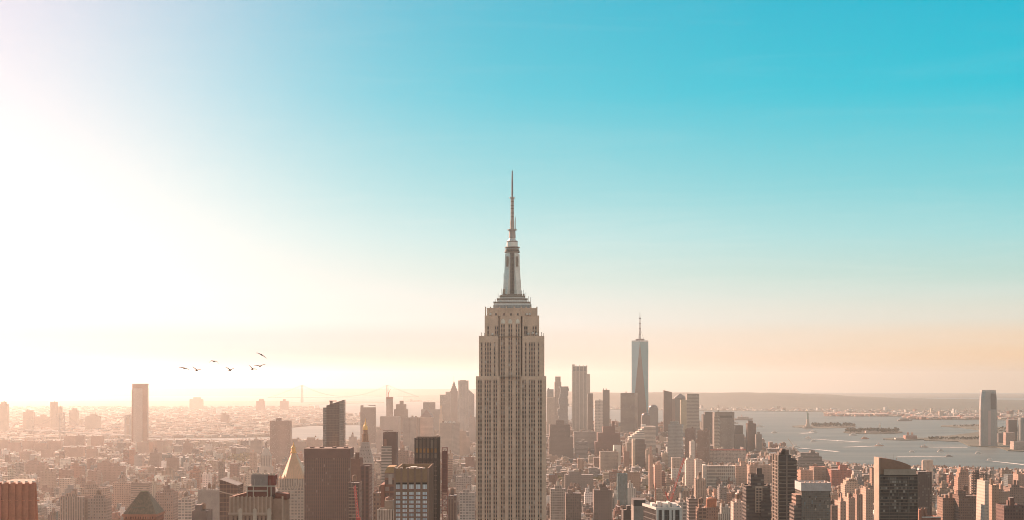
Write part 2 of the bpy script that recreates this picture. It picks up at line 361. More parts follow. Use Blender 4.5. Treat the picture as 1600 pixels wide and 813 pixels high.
def island(name, x0, x1, ynear, yfar, label, mat='far_land', h=3):
    pxs = rng(x0, x1, (x1 - x0) / 24)
    sh = lambda p: max(.04, math.sin(math.pi * min(.97, max(.03, (p - x0) / (x1 - x0)))) ** .5)
    mid = (ynear + yfar) / 2
    strip(name, pxs, lambda p: Dof(mid + (ynear - mid) * sh(p)), lambda p: Dof(mid + (yfar - mid) * sh(p)), h, mat, 6, label)
island('statue_island_ground', 1238, 1338, 669.5, 664.5, 'small island under the statue')
island('wooded_island_ground', 1318, 1410, 678.5, 673.5, 'low wooded island in the harbour')
island('ferry_island_ground', 1380, 1450, 688.5, 684.5, 'flat island with the red brick hall')
strip('park_ground', rng(1444, 1760, 6), curve([(1444, Dof(689)), (1500, Dof(690.5)), (1514, Dof(697.5)), (1545, Dof(699)), (1562, Dof(700)), (1574, Dof(705)), (1600, Dof(706)), (1760, Dof(712))]), curve([(1444, Dof(685)), (1490, Dof(681)), (1528, Dof(676)), (1540, Dof(668)), (1760, Dof(668))]), 3, 'far_land', 10, 'flat green waterside park with piers')
strip('spit_ground', rng(1470, 1545, 4), curve([(1470, Dof(667)), (1500, Dof(668.5)), (1520, Dof(671)), (1545, Dof(676))]), curve([(1470, Dof(665.6)), (1500, Dof(664.5)), (1545, Dof(663.5))]), 3, 'far_land', 5, 'thin sandy spit curving out from the park')

# the haze: one even closed box round everything
mb = MB(); HB = 41000
mb.box(-HB, HB, -6000, HB, -330, 447, bottom=True)
hz = mb.build('haze'); hz.data.materials.clear()
hm = bpy.data.materials.new('haze'); hm.use_nodes = True; hm.node_tree.nodes.clear()
pv = hm.node_tree.nodes.new('ShaderNodeVolumePrincipled'); ho = hm.node_tree.nodes.new('ShaderNodeOutputMaterial')
pv.inputs['Color'].default_value = (.95, .95, .90, 1); pv.inputs['Density'].default_value = 3.9e-5; pv.inputs['Anisotropy'].default_value = .72
hm.node_tree.links.new(pv.outputs[0], ho.inputs['Volume'])
hz.data.materials.append(hm); tag(hz, 'warm haze lying over the whole city and harbour', None, None, 'stuff')

# ------------------------------------------------------------------ building kit
HEROES = []      # (x0, x1, ytop, ybottom, D, ref)
def claim(x0, x1, yt, D, ref=None, yb=None):
    if yb is None:
        yg = row_of_ground(D); yb = 830 if D < 2600 else yt + .72 * (yg - yt)
    HEROES.append((x0, x1, yt, yb, D, ref))

def tank(mb, x, y, z, r=2.0, h=4.0, tint=(.22, .14, .10)):
    for sx in (-1, 1):
        for sy in (-1, 1): mb.bar((x + sx * r * .6, y + sy * r * .6, z - .3), (x + sx * r * .6, y + sy * r * .6, z + 2.4), .18, 'painted_steel', (.1, .09, .08))
    mb.rings(x, y, [(r, z + 2.1), (r, z + 2.1 + h), (.15, z + 2.1 + h + r * .75)], 10, 'plain', tint)

def roof_bits(root, w, d, H, n, wall, tint, big=True):
    """plant rooms, tanks and vents that stand on a roof, each a part"""
    for _ in range(n):
        kind = rnd.random(); m = MB()
        bw = min(w * .4, rnd.uniform(3, 8)); bd = min(d * .4, rnd.uniform(3, 8)); x = rnd.uniform(-.5, .5) * (w - bw - 2); y = rnd.uniform(-.5, .5) * (d - bd - 2)
        if kind < .6:
            h = rnd.uniform(3, 7); m.box(x - bw / 2, x + bw / 2, y - bd / 2, y + bd / 2, H - 1.2, H + h, 'plain', vary(tint, .25), cap=rnd.choice(ROOFS), capmat='roofing'); m.build('penthouse', root)
        else:
            tank(m, x, y, H - 1.2, rnd.uniform(1.7, 2.6), rnd.uniform(3.4, 4.8), vary((.26, .16, .11), .3)); m.build('water_tank', root)

def building(name, label, cat, cx, cy, w, d, H, fac, tint, bay=(3.5, 3.6), rot=0, roof=None, tiers=(), bits=0, group=None, parapet=1.1, cornice=False, base=None):
    """tiers: (x0, x1, y0, y1, top) in fractions of the plan / metres above base"""
    root = thing(name, label, cat, (cx, cy, gz(cx, cy) + 2.5), rot, group)
    wm, rm = MB(), MB(); roof = roof or rnd.choice(ROOFS)
    wm.prism(rect(-w / 2, w / 2, -d / 2, d / 2), -1, H, fac, tint, bay, roof, parapet=parapet, capmb=rm)
    z = H - (parapet or 0); bx = (w, d, 0, 0)
    for (a, b, c, e, top) in tiers:
        x0, x1, y0, y1 = (a - .5) * w, (b - .5) * w, (c - .5) * d, (e - .5) * d
        wm.prism(rect(x0, x1, y0, y1), z, top, fac, tint, bay, roof, parapet=parapet, capmb=rm); z = top - (parapet or 0); bx = (x1 - x0, y1 - y0, (x0 + x1) / 2, (y0 + y1) / 2)
    wm.build('wall', root); rm.build('roof', root)
    if cornice:
        m = MB(); e = .7
        m.prism(rect(-w / 2 - e, w / 2 + e, -d / 2 - e, d / 2 + e), H - 2.4, H - 1.3, 'plain', tuple(c * 1.25 for c in tint)); 
        m.face([(-w / 2 - e, -d / 2 - e, H - 1.3), (w / 2 + e, -d / 2 - e, H - 1.3), (w / 2 + e, d / 2 + e, H - 1.3), (-w / 2 - e, d / 2 + e, H - 1.3)], 'plain', tint)
        m.build('cornice', root)
    if bits:
        top = tiers[-1][4] if tiers else H
        roof_bits(root, bx[0], bx[1], top, bits, fac, tint)
    root['top'] = 0; del root['top']
    return root

def tower(name, label, x0, x1, yt, D, dep, fac, tint, bay=(3.5, 3.6), cat='tower', rot=0, roof=None, steps=(), bits=1, ref=None, yb=None, group=None, parapet=1.1, cornice=False):
    """front face x0..x1 (photo pixels) at distance D, top at row yt; steps: (x0, x1, ytop[, depth from, to])"""
    w = X(x1, D) - X(x0, D); cx = X((x0 + x1) / 2, D); cy = D + dep / 2; g = gz(cx, cy) + 2.5
    H = Z(yt, D) - g; tiers = []
    for s in steps:
        a, b, y = s[:3]; c, e = s[3:] if len(s) > 3 else (.1, .9)
        tiers.append(((a - x0) / (x1 - x0), (b - x0) / (x1 - x0), c, e, Z(y, D) - g))
    claim(x0, x1, min([yt] + [s[2] for s in steps]), D, ref, yb)
    return building(name, label, cat, cx, cy, w, dep, H, fac, tint, bay, rot, roof, tiers, bits, group, parapet, cornice)
def local(x0, x1, D, dep):
    """photo pixel/row -> local coordinates of a tower built on its front face"""
    cx = X((x0 + x1) / 2, D); cy = D + dep / 2; g = gz(cx, cy) + 2.5
    return (lambda p: X(p, D) - cx), (lambda r: Z(r, D) - g), cx, cy, g

# ------------------------------------------------------------------ the tall stone tower in the centre
def big_tower():
    D = 1290; lx, lz, cx, cy, g = local(743.5, 853.5, D, 0)
    claim(740, 857, 262, D, 'tall stone tower', 830)
    root = thing('skyscraper', 'tallest stone tower in the centre, stepped shoulders, metal mast and needle antenna', 'skyscraper', (cx, D, g))
    wl = (.76, .565, .425); spd = (.43, .34, .275)
    wins = []                                  # (x, y, z0, z1, width)
    def front(mb, x0, x1, y, z0, z1, cols, ww=1.25, rec=.7, zt=None, fl=3.72, edge=True, off=0.):
        """a stone face with recessed window columns"""
        zt = zt or z1; xs = []
        for c in sorted(cols): xs += [c - ww / 2, c + ww / 2]
        e = [x0] + xs + [x1]
        for a, b in zip(e[::2], e[1::2]):
            mb.face([(a, y, z0), (b, y, z0), (b, y, z1), (a, y, z1)], 'plain', wl)
        for a, b in zip(xs[::2], xs[1::2]):
            yb = y + rec
            mb.face([(a, yb, z0), (b, yb, z0), (b, yb, zt), (a, yb, zt)], 'plain', spd)
            mb.face([(a, y, z0), (a, yb, z0), (a, yb, zt), (a, y, zt)], 'plain', wl); mb.face([(b, yb, z0), (b, y, z0), (b, y, zt), (b, yb, zt)], 'plain', wl)
            mb.face([(a, y, zt), (a, yb, zt), (b, yb, zt), (b, y, zt)], 'plain', wl)
            if zt < z1 - .01: mb.face([(a, y, zt), (b, y, zt), (b, y, z1), (a, y, z1)], 'plain', wl)
            k = 0
            while zt - 1.0 - k * fl - 2.2 > z0 and k < 70:
                t = zt - 1.0 - k * fl; wins.append(((a + b) / 2, yb, t - 2.1, t, b - a - .12)); k += 1
    z588, z525, z482 = lz(588), lz(525), lz(481)
    c_lo_l = [lx(p) for p in (748.2, 751.6, 758.3, 762, 765.7, 772.2, 775.6)]; c_lo_r = [lx(p) for p in (817.2, 820.8, 827.4, 831.1, 834.8, 841.6, 845.2)]
    c_mid = [lx(p) for p in (783.9, 787.6, 795.6, 799.2, 807, 810.7)]
    c_ul = [lx(p) for p in (752.6, 758.7, 762.4, 766.1, 772.8)]; c_ur = [lx(p) for p in (821.4, 827.6, 831.2, 834.9, 841.5)]
    dp = 48
    def sides(mb, x0, x1, y0, y1, z0, z1):
        mb.wall((x1, y0), (x1, y1), z0, z1, 'piers', wl, (3.2, 3.72)); mb.wall((x1, y1), (x0, y1), z0, z1, 'piers', wl, (3.2, 3.72)); mb.wall((x0, y1), (x0, y0), z0, z1, 'piers', wl, (3.2, 3.72))
    XL, XA, XB, XR = lx(743.5), lx(780.6), lx(813.8), lx(853.5)
    low = MB()
    front(low, XL, XA, 0, -2, z588, c_lo_l, zt=z588 - 3); front(low, XB, XR, 0, -2, z588, c_lo_r, zt=z588 - 3)
    sides(low, XL, XR, 0, dp, -2, z588)
    low.face([(XA, 0, -2), (XA, 2.8, -2), (XA, 2.8, z588), (XA, 0, z588)], 'plain', wl); low.face([(XB, 2.8, -2), (XB, 0, -2), (XB, 0, z588), (XB, 2.8, z588)], 'plain', wl)
    low.build('lower_shaft', root)
    cen = MB(); zc = lz(500); front(cen, XA, XB, 2.8, -2, lz(486), c_mid, zt=lz(506))
    cen.build('centre_bay', root)
    up = MB(); UL, UR = lx(748.2), lx(850.6); A2, B2 = lx(778.8), lx(816.2)
    front(up, UL, A2, 1.3, z588 - .6, z525, c_ul, zt=z525 - 5.5); front(up, B2, UR, 1.3, z588 - .6, z525, c_ur, zt=z525 - 5.5)
    sides(up, UL, UR, 1.3, dp - 2, z588 - .6, z525)
    up.face([(A2, 1.3, z588 - .6), (A2, 2.8, z588 - .6), (A2, 2.8, z525), (A2, 1.3, z525)], 'plain', wl); up.face([(B2, 2.8, z588 - .6), (B2, 1.3, z588 - .6), (B2, 1.3, z525), (B2, 2.8, z525)], 'plain', wl)
    up.build('upper_shaft', root)
    r1 = MB(); fl1 = lambda m, x0, x1, y0, y1, z: m.face([(x0, y0, z), (x1, y0, z), (x1, y1, z), (x0, y1, z)], 'roofing', (.3, .26, .22))
    fl1(r1, XL, XR, 0.01, dp, z588 - .5); r1.build('setback_roof', root)
    r2 = MB(); fl1(r2, UL, UR, 1.31, dp - 2, z525 - .5); r2.build('setback_roof', root)
    cr = MB(); CL, CR = lx(757.2), lx(842.6); za, zb = z525 - .6, lz(493); C2, C3 = lx(760.6), lx(839.6)
    cc = [lx(p) for p in (762.6, 774.2, 777.2, 820.2, 823.2, 833.4, 837.4)]
    front(cr, CL, A2, 3.0, za, zb, [c for c in cc if c < 0], zt=lz(509), ww=1.3); front(cr, B2, CR, 3.0, za, zb, [c for c in cc if c > 0], zt=lz(509), ww=1.3)
    sides(cr, CL, CR, 3.0, dp - 4, za, zb)
    cr.prism(rect(C2, C3, 3.6, dp - 5), zb - .4, z482, 'plain', wl, cap=(.3, .26, .22), parapet=1.2)
    cr.face([(CL, 3.0, zb), (CR, 3.0, zb), (CR, dp - 4, zb), (CL, dp - 4, zb)], 'plain', wl)
    for p in (758.6, 766.5, 780.8, 791.5, 803.4, 814.6, 822, 829, 839):      # piers that stand up through the parapet
        cr.box(lx(p) - .5, lx(p) + .5, 2.2 if 779 < p < 816 else 3.1, 4.4, lz(494), z482 + 1.0, 'plain', wl)
    cr.build('crown_block', root)
    for p in (786, 797.4, 808.9):            # pale arched heads over the middle window columns
        m = MB(); x = lx(p); prof = [(-1.7, 505.6), (1.7, 505.6), (1.7, 501.6), (1.0, 499.4), (.0, 498.2), (-1.0, 499.4), (-1.7, 501.6)]
        fr = [(x + a, 2.35, lz(r)) for a, r in prof]; bk = [(x + a, 2.9, lz(r)) for a, r in prof]
        m.face(fr, 'plain', (.86, .80, .68))
        for i in range(7): j = (i + 1) % 7; m.face([fr[j], fr[i], bk[i], bk[j]], 'plain', (.8, .72, .6))
        m.build('arch_ornament', root)
    for p in (775, 787.5, 798.3, 809, 821.7): wins.append((lx(p), 3.55 if not 780 < p < 815 else 2.78, lz(493), lz(489.4), 1.6))
    # windows: the hundred largest in view as parts, the rest as one part
    pal = [(.035, .03, .03), (.05, .042, .04), (.09, .04, .034), (.028, .026, .028), (.06, .05, .045), (.30, .27, .24), (.11, .055, .045), (.5, .46, .42)]
    wts = [4, 4, 4, 3, 3, 1.6, 3, .5]
    protos = {}
    rest = MB(); n = 0
    order = sorted(range(len(wins)), key=lambda i: -wins[i][3])
    for i in order:
        x, y, z0, z1, w = wins[i]
        c = rnd.choices(range(len(pal)), wts)[0]
        if n < 100:
            key = (c, round(w, 2), round(z1 - z0, 2))
            if key not in protos:
                m = MB(); m.box(-w / 2, w / 2, -.12, .1, 0, z1 - z0, 'glass_pane', pal[c]); o = m.build('window', root); protos[key] = o
            else:
                o = protos[key].copy(); COL.objects.link(o); o.parent = root
            o.location = (x, y, z0); n += 1
        else:
            rest.box(x - w / 2, x + w / 2, y - .12, y + .05, z0, z1, 'glass_pane', pal[c])
    o = rest.build('small_windows', root); o['kind'] = 'stuff'
    # mast
    my = 25.0; MT = (.76, .73, .67); MD = (.27, .23, .195)
    m = MB(); m.box(lx(770.5), lx(829.5), my - 14, my + 14, z482 - 1, lz(475.4), 'curtain', (.6, .62, .58), (1.3, 3)); m.build('glass_gallery', root)
    m = MB()
    for a, b, r0, r1, hd in ((771, 829, 475.6, 470.4, 13.5), (776.5, 824.5, 470.5, 465, 11.5), (780.5, 820.5, 465.1, 460.6, 9.5), (785, 816, 460.8, 457.8, 8)):
        m.prism(rect(lx(a), lx(b), my - hd, my + hd), lz(r0), lz(r1) - .5, 'metal', MT, top=rect(lx(a) + .8, lx(b) - .8, my - hd + .8, my + hd - .8), cap=MT)
        m.box(lx(a) - .2, lx(b) + .2, my - hd - .2, my + hd + .2, lz(r1) - .9, lz(r1), 'metal', MD)
    m.build('stepped_base', root)
    mx = lx(800.4)
    m = MB(); m.rings(mx, my, [(5.3, lz(458.5)), (5.2, lz(391))], 16, 'metal', MT)
    m.build('mast_shaft', root)
    m = MB(); m.box(mx - 1.9, mx + 1.9, my - 5.9, my - 4.2, lz(458.8), lz(392), 'piers_dark', (.24, .21, .18), (1.3, 3)); m.build('mast_window', root)
    prof = [(458.6, 8.6), (452, 8.3), (451.6, 7.6), (436, 7.2), (434, 6.8), (420, 6.2), (408, 5.9), (400, 5.75), (393, 5.6)]
    for k in range(4):                        # four winged buttresses
        m = MB(); ca, sa = math.cos(R(45 + 90 * k)), math.sin(R(45 + 90 * k))
        for s_ in (1,):
            for (ra, wa), (rb, wb) in zip(prof, prof[1:]):
                def pt(rad, side, z): return (mx + ca * rad - sa * side, my + sa * rad + ca * side, z)
                wa_, wb_ = wa * 1.08, wb * 1.08; ha, hb = 3.0, 2.9
                za_, zb_ = lz(ra), lz(rb)
                for q in ([pt(wa_, -ha, za_), pt(wa_, ha, za_), pt(wb_, hb, zb_), pt(wb_, -hb, zb_)], [pt(2, -ha, za_), pt(wa_, -ha, za_), pt(wb_, -hb, zb_), pt(2, -hb, zb_)], [pt(wa_, ha, za_), pt(2, ha, za_), pt(2, hb, zb_), pt(wb_, hb, zb_)]): m.face(q, 'metal', MT)
            m.face([pt(2, -2.9, lz(393)), pt(5.6 * 1.08, -2.9, lz(393)), pt(5.6 * 1.08, 2.9, lz(393)), pt(2, 2.9, lz(393))], 'metal', MT)
        m.build('buttress', root)
    for side in (-1, 1):                      # dark louvred openings high on the mast
        m = MB(); m.box(mx + side * 4.3 - .9, mx + side * 4.3 + .9, my - 6.0, my - 3.2, lz(414), lz(398), 'plain', (.30, .26, .22)); m.build('louvre', root)
    for ra, rb, r in ((391.3, 389.5, 6.9), (388.6, 386.2, 6.3), (384.3, 382.4, 6.7), (374.9, 373.3, 5.0)):
        m = MB(); m.rings(mx, my, [(r - .5, lz(ra)), (r, lz(ra) + .3), (r, lz(rb)), (r - .8, lz(rb) + .2)], 20, 'metal', MD); m.build('balcony_ring', root)
    m = MB(); m.rings(mx, my, [(5.5, lz(391)), (5.5, lz(382.5))], 20, 'curtain', (.75, .72, .66), bay=(1.2, 2.6)); m.build('observatory', root)
    m = MB(); m.rings(mx, my, [(4.9, lz(382.6)), (4.8, lz(374.2)), (4.2, lz(373)), (3.0, lz(370)), (2.2, lz(367.2))], 20, 'metal', MT, cap=True); m.build('dome', root)
    AT = (.44, .38, .34)
    ant = [('antenna_base', [(2.2, 368), (1.9, 354.5)], 8), ('antenna_collar', [(3.1, 355.6), (3.1, 354.2)], 8), ('antenna_drum', [(1.35, 354.6), (1.35, 339.8)], 8), ('antenna_mast', [(1.05, 340), (.95, 304.2)], 6), ('antenna_collar', [(1.9, 304.6), (1.9, 303.4)], 8), ('antenna_needle', [(.62, 304), (.52, 276), (.36, 260.5)], 6)]
    for nm, pf, n_ in ant:
        m = MB(); m.rings(mx, my, [(r * 1.4, lz(row)) for r, row in pf], n_, 'painted_steel', AT if nm != 'antenna_needle' else (.22, .22, .23)); m.build(nm, root)
    for row in (365, 361, 357.6, 349, 344, 335, 329, 322, 317, 311):
        m = MB(); r = 2.5 if row > 356 else (1.8 if row > 340 else 1.5); m.rings(mx, my, [(r, lz(row)), (r, lz(row) + .9)], 8, 'painted_steel', (.26, .21, .18)); m.build('antenna_ring', root)
    m = MB(); m.bar((mx + 2.7, my, lz(355)), (mx + 2.7, my, lz(335)), .38, 'painted_steel', AT); m.bar((mx, my, lz(352)), (mx + 2.7, my, lz(352)), .2); m.build('side_antenna', root)
    for p, r0, r1 in ((778, 470, 457), (783, 461, 449), (787, 452, 425), (822, 470, 455), (826, 474, 461), (818.5, 459, 451), (774, 475, 466), (829.4, 476, 463)):
        m = MB(); m.bar((lx(p), my - 6, lz(r0) - 2), (lx(p), my - 6, lz(r1)), .22, 'painted_steel', AT); m.box(lx(p) - .8, lx(p) + .8, my - 6.8, my - 5.2, lz(r0) - 3.5, lz(r0) + 1, 'painted_steel', (.36, .28, .22)); m.build('roof_aerial', root)
    for p, row in ((766.4, 491.4), (823.8, 491.4), (828, 491.3), (769.3, 522.6), (825.8, 522), (832.6, 521), (838.5, 522)):
        m = MB(); m.rings(lx(p), 2.2 if row < 500 else 2.6, [(.2, lz(row) - 1.2), (1.0, lz(row) - .6), (1.15, lz(row)), (.7, lz(row) + 1), (.1, lz(row) + 1.2)], 10, 'plain', (.75, .70, .62)); m.build('dish', root)
    for p in (752, 757, 821, 824, 828, 831, 836, 841, 846, 849):
        m = MB(); h = rnd.uniform(2, 5); m.bar((lx(p), 3.0, z525 - .6), (lx(p), 3.0, z525 + h), .3, 'painted_steel', (.25, .2, .17)); m.build('roof_aerial', root)
big_tower()

# ------------------------------------------------------------------ tallest glass tower downtown
def glass_spire():
    D = 6250; lx, lz, cx, cy, g = local(988, 1014, D, 66)
    claim(987, 1015, 487, D, 'faceted glass spire', 655)
    root = thing('glass_skyscraper', 'tall tapering glass tower with triangular facets, roof ring and needle mast', 'skyscraper', (cx, cy, g), -5)
    h = 35.0; zb, zt = lz(668), lz(534)
    m = MB(); m.prism(rect(-h, h, -h, h), -1, zb, 'curtain', (.3, .32, .33)); m.build('base', root)
    B = [(-h, -h), (h, -h), (h, h), (-h, h)]; T = [(0, -h), (h, 0), (0, h), (-h, 0)]
    tints = [(.30, .30, .30), (.62, .70, .72), (.5, .55, .56), (.55, .62, .64)]
    for i in range(4):
        j = (i + 1) % 4
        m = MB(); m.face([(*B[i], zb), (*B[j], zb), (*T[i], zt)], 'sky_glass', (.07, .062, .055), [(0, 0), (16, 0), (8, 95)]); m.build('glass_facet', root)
        m = MB(); m.face([(*B[j], zb), (*T[j], zt), (*T[i], zt)], 'sky_glass', [(.05, .27, .30), (.05, .27, .30), (.30, .48, .50), (.30, .48, .50)][i], [(0, 0), (8, 95), (-8, 95)]); m.build('glass_facet', root)  # facet tints paint in the pale and teal sky they would reflect
    m = MB(); m.prism(T, zt, lz(532), 'plain', (.6, .62, .6), cap=(.2, .2, .2)); m.build('parapet', root)
    m = MB(); m.rings(0, 0, [(14, lz(532.4)), (19, lz(531)), (19, lz(530)), (16, lz(529.4))], 20, 'painted_steel', (.12, .1, .1)); m.build('roof_ring', root)
    m = MB(); m.rings(0, 0, [(3.4, lz(531)), (2.6, lz(516)), (1.8, lz(500)), (1.0, lz(492)), (.5, lz(487))], 8, 'painted_steel', (.14, .15, .17)); m.build('spire', root)
    for row in (523, 514, 506, 498):
        m = MB(); m.rings(0, 0, [(4.2, lz(row)), (4.2, lz(row) + 4)], 8, 'painted_steel', (.1, .1, .11)); m.build('spire_ring', root)
    for a in (0, 120, 240):
        m = MB(); m.bar((17 * math.cos(R(a)), 17 * math.sin(R(a)), lz(531)), (0, 0, lz(512)), .5, 'painted_steel', (.2, .2, .2)); m.build('guy_cable', root)
glass_spire()

# ------------------------------------------------------------------ named towers, nearest left first
def fluted_brown():
    D, dep = 900, 45; x0, x1 = -14, 61; lx, lz, cx, cy, g = local(x0, x1, D, dep); claim(x0, x1 + 4, 753, D, 'fluted red brown tower')
    root = thing('office_tower', 'red brown fluted concrete tower with sloping edge at the bottom left corner', 'tower', (cx, cy, g))
    c = (.50, .17, .09); H = lz(756); w = lx(x1); m = MB()
    q = [(-w, -dep / 2), (w, -dep / 2), (w - dep * .33, dep / 2), (-w, dep / 2)]; q2 = [(-w, -dep / 2 + .4), (w - 1.7, -dep / 2 + .4), (w - dep * .33 - 1.7, dep / 2 - 1), (-w, dep / 2 - 1)]
    m.prism(q, -1, H - 30, 'plain', c); m.prism(q, H - 30, H, 'plain', c, top=q2, cap=(.4, .27, .2))
    m.build('wall', root)
    for i in range(7):
        x = -w + 1.2 + i * (2 * w - 4.2) / 6
        m = MB(); m.box(x - 1.1, x + 1.1, -dep / 2 - 1.0, -dep / 2 + .4, -1, H + .8, 'plain', c); m.build('pier', root)
    for i in range(6):
        x = -w + 3.4 + i * (2 * w - 3) / 6
        m = MB(); m.box(x - .8, x + .8, -dep / 2 + 1.2, -dep / 2 + 3, H - .8, H + 1.6, 'plain', (.75, .68, .6)); m.build('parapet_block', root)
    m = MB(); m.box(-w - .3, w - .2, -dep / 2 - .5, -dep / 2 + 1, lz(783), lz(781.5), 'plain', tuple(k * 1.3 for k in c)); m.build('string_course', root)
fluted_brown()

def patina_roof():
    D, dep = 1000, 24; x0, x1 = 193, 243; lx, lz, cx, cy, g = local(x0, x1, D, dep); claim(x0 - 2, x1, 770, D, 'green copper roof')
    root = thing('brick_tower', 'red brick tower under a steep green copper hipped roof', 'tower', (cx, cy, g))
    c = (.33, .13, .08); w = lx(x1); H = lz(804); m = MB()
    m.prism(rect(-w, w, -dep / 2, dep / 2), -1, H, 'punched', c, (3.2, 3.6)); m.build('wall', root)
    m = MB(); m.box(-w - .8, w + .8, -dep / 2 - .8, dep / 2 + .8, H - 1.4, H + .1, 'plain', (.45, .2, .12)); m.build('cornice', root)
    for i in range(13):
        x = -w + 1 + i * (2 * w - 2) / 12
        m = MB(); m.box(x - .35, x + .35, -dep / 2 - .6, -dep / 2 + .2, H - 3.2, H - 1.3, 'plain', (.45, .2, .12)); m.build('bracket', root)
    t0, t1 = lx(213), lx(225); zr = lz(770.5); gr = (.27, .19, .125)
    a = rect(-w - .4, w + .4, -dep / 2 - .4, dep / 2 + .4); b = rect(t0, t1, -1, 1)
    m = MB(); m.prism(a, H + .1, zr, 'copper_patina', gr, cap=gr, capmat='copper_patina', top=b)
    for i in range(1, 12):       # standing seams
        k = i / 12
        p = Vector((a[0][0] + (a[1][0] - a[0][0]) * k, a[0][1] - .05, H + .2)); q = Vector((b[0][0] + (b[1][0] - b[0][0]) * k, b[0][1] - .05, zr)); m.bar(p, q, .12, 'copper_patina', tuple(v * .75 for v in gr))
    m.build('copper_roof', root)
    m = MB(); m.box(-6, 3, -dep / 2 + 2.4, -dep / 2 + 5, lz(795), lz(793.6), 'copper_patina', (.17, .16, .11)); m.build('dormer', root)
    m = MB(); m.box(t0, t1, -.8, .8, zr - .2, zr + .5, 'copper_patina', (.3, .27, .18)); m.build('ridge_cap', root)
patina_roof()

def deco_tower():
    D, dep = 760, 24; x0, x1 = 358, 440; lx, lz, cx, cy, g = local(x0, x1, D, dep); claim(342, 452, 741, D, 'tan tower with stacked roof plant')
    root = thing('office_tower', 'tan ribbed tower with red plant rooms stacked on its roof', 'tower', (cx, cy, g))
    c = (.40, .255, .185); cl = (.56, .40, .30); w = lx(x1); H = lz(777); zl = lz(802); f = -dep / 2
    m = MB(); m.prism(rect(-w, w - 5, f, dep / 2), -1, H, 'plain', c, cap=(.2, .1, .07), parapet=1.6)
    m.prism(rect(w - 5, w, f + 3, dep / 2), -1, H - 1, 'plain', c, cap=(.25, .12, .08)); m.build('wall', root)
    n = 10
    for i in range(n + 1):                    # ribs of the top storeys
        x = -w + .5 + i * (2 * w - 6.2) / n
        m = MB(); m.box(x - .28, x + .28, f - .55, f + .3, zl, H + .4, 'plain', cl); m.build('rib', root)
    for i in range(6):
        y = f + 2.5 + i * 4.2
        m = MB(); m.box(w - .3, w + .5, y - .3, y + .3, zl - 8, H + .2, 'plain', cl); m.build('rib', root)
    for p in (376, 398.5, 421):               # pale shouldered pilasters of the shaft below
        m = MB(); x = lx(p); pr = [(-.95, 0), (.95, 0), (.95, lz(796.5)), (.5, lz(795)), (0, lz(793.6)), (-.5, lz(795)), (-.95, lz(796.5))]
        fr = [(x + a, f - .9, z) for a, z in pr]; bk = [(x + a, f + .3, z) for a, z in pr]; m.face(fr, 'plain', (.60, .47, .37))
        for i in range(7): j = (i + 1) % 7; m.face([fr[j], fr[i], bk[i], bk[j]], 'plain', (.56, .43, .34))
        m.build('pilaster', root)
    m = MB(); m.box(-w - .4, w - 5, f - .7, f + .5, zl - .7, zl + .3, 'plain', cl); m.build('ledge', root)
    for i in range(10):
        x = -w + 2.2 + i * (2 * w - 7) / 9.6
        m = MB(); m.box(x - .6, x + .6, f - .1, f + .2, 0, zl - 1.5, 'piers_dark', (.3, .17, .12), (1.2, 3.5)); m.build('window_column', root)
    red = (.19, .055, .035)
    m = MB(); m.box(lx(385), lx(422), f + 3, f + 17, H - 1.6, lz(760), 'plain', red, cap=(.2, .15, .12)); m.build('plant_room', root)
    for p in (384.6, 394.4, 416.4, 422.2):
        m = MB(); m.box(lx(p) - .22, lx(p) + .22, f + 2.6, f + 3.1, H - 1.6, lz(759.5), 'plain', (.6, .5, .4)); m.build('frame_post', root)
    for r_ in (760.4, 768):
        m = MB(); m.box(lx(383.6), lx(432) if r_ < 765 else lx(417), f + 2.5, f + 3.1, lz(r_) - .25, lz(r_) + .25, 'plain', (.62, .52, .42)); m.build('frame_beam', root)
    m = MB(); m.box(lx(390.5), lx(416), f + 4, f + 15, lz(760), lz(742.5), 'plain', (.33, .26, .235), cap=(.3, .25, .2)); m.build('cooling_plant', root)
    m = MB(); m.box(lx(416.2), lx(426), f + 5, f + 15, lz(760), lz(744), 'plain', (.24, .045, .035), cap=(.3, .2, .16)); m.build('cooling_plant', root)
    for p in (392, 397, 402, 407.5, 413, 420, 425):
        m = MB(); m.rings(lx(p), f + 6, [(.75, lz(742.6) - .6), (.8, lz(741)), (.6, lz(740.4))], 10, 'plain', (.62, .5, .4)); m.build('fan_hood', root)
    for p in (396, 406, 420.2, 430):
        m = MB(); m.bar((lx(p), f + 3.4, lz(761)), (lx(p), f + 3.4, lz(750)), .1, 'painted_steel', (.6, .5, .4)); m.build('rail_post', root)
    # lower roof slope pieces left and right of the stack
    m = MB(); a = [(lx(361), f + 1, H - 1.6), (lx(384), f + 1, H - 1.6), (lx(384), f + 1, lz(770.5)), (lx(361), f + 1, lz(776.5))]; b = [(p[0], p[1] + 9, p[2]) for p in a]
    m.face(a, 'plain', red); m.face([a[3], a[2], b[2], b[3]], 'roofing', (.35, .22, .16)); m.face([a[1], b[1], b[2], a[2]], 'plain', red); m.face([b[1], b[0], b[3], b[2]], 'plain', red); m.build('roof_shed', root)
    m = MB(); a = [(lx(428), f + 4, H - 1.6), (lx(447), f + 4, H - 1.6), (lx(447), f + 4, lz(773.5)), (lx(428), f + 4, lz(771))]; b = [(p[0], p[1] + 9, p[2]) for p in a]
    m.face(a, 'plain', red); m.face([a[3], a[2], b[2], b[3]], 'roofing', (.3, .13, .09)); m.face([a[1], b[1], b[2], a[2]], 'plain', red); m.face([b[1], b[0], b[3], b[2]], 'plain', red); m.build('roof_shed', root)
deco_tower()

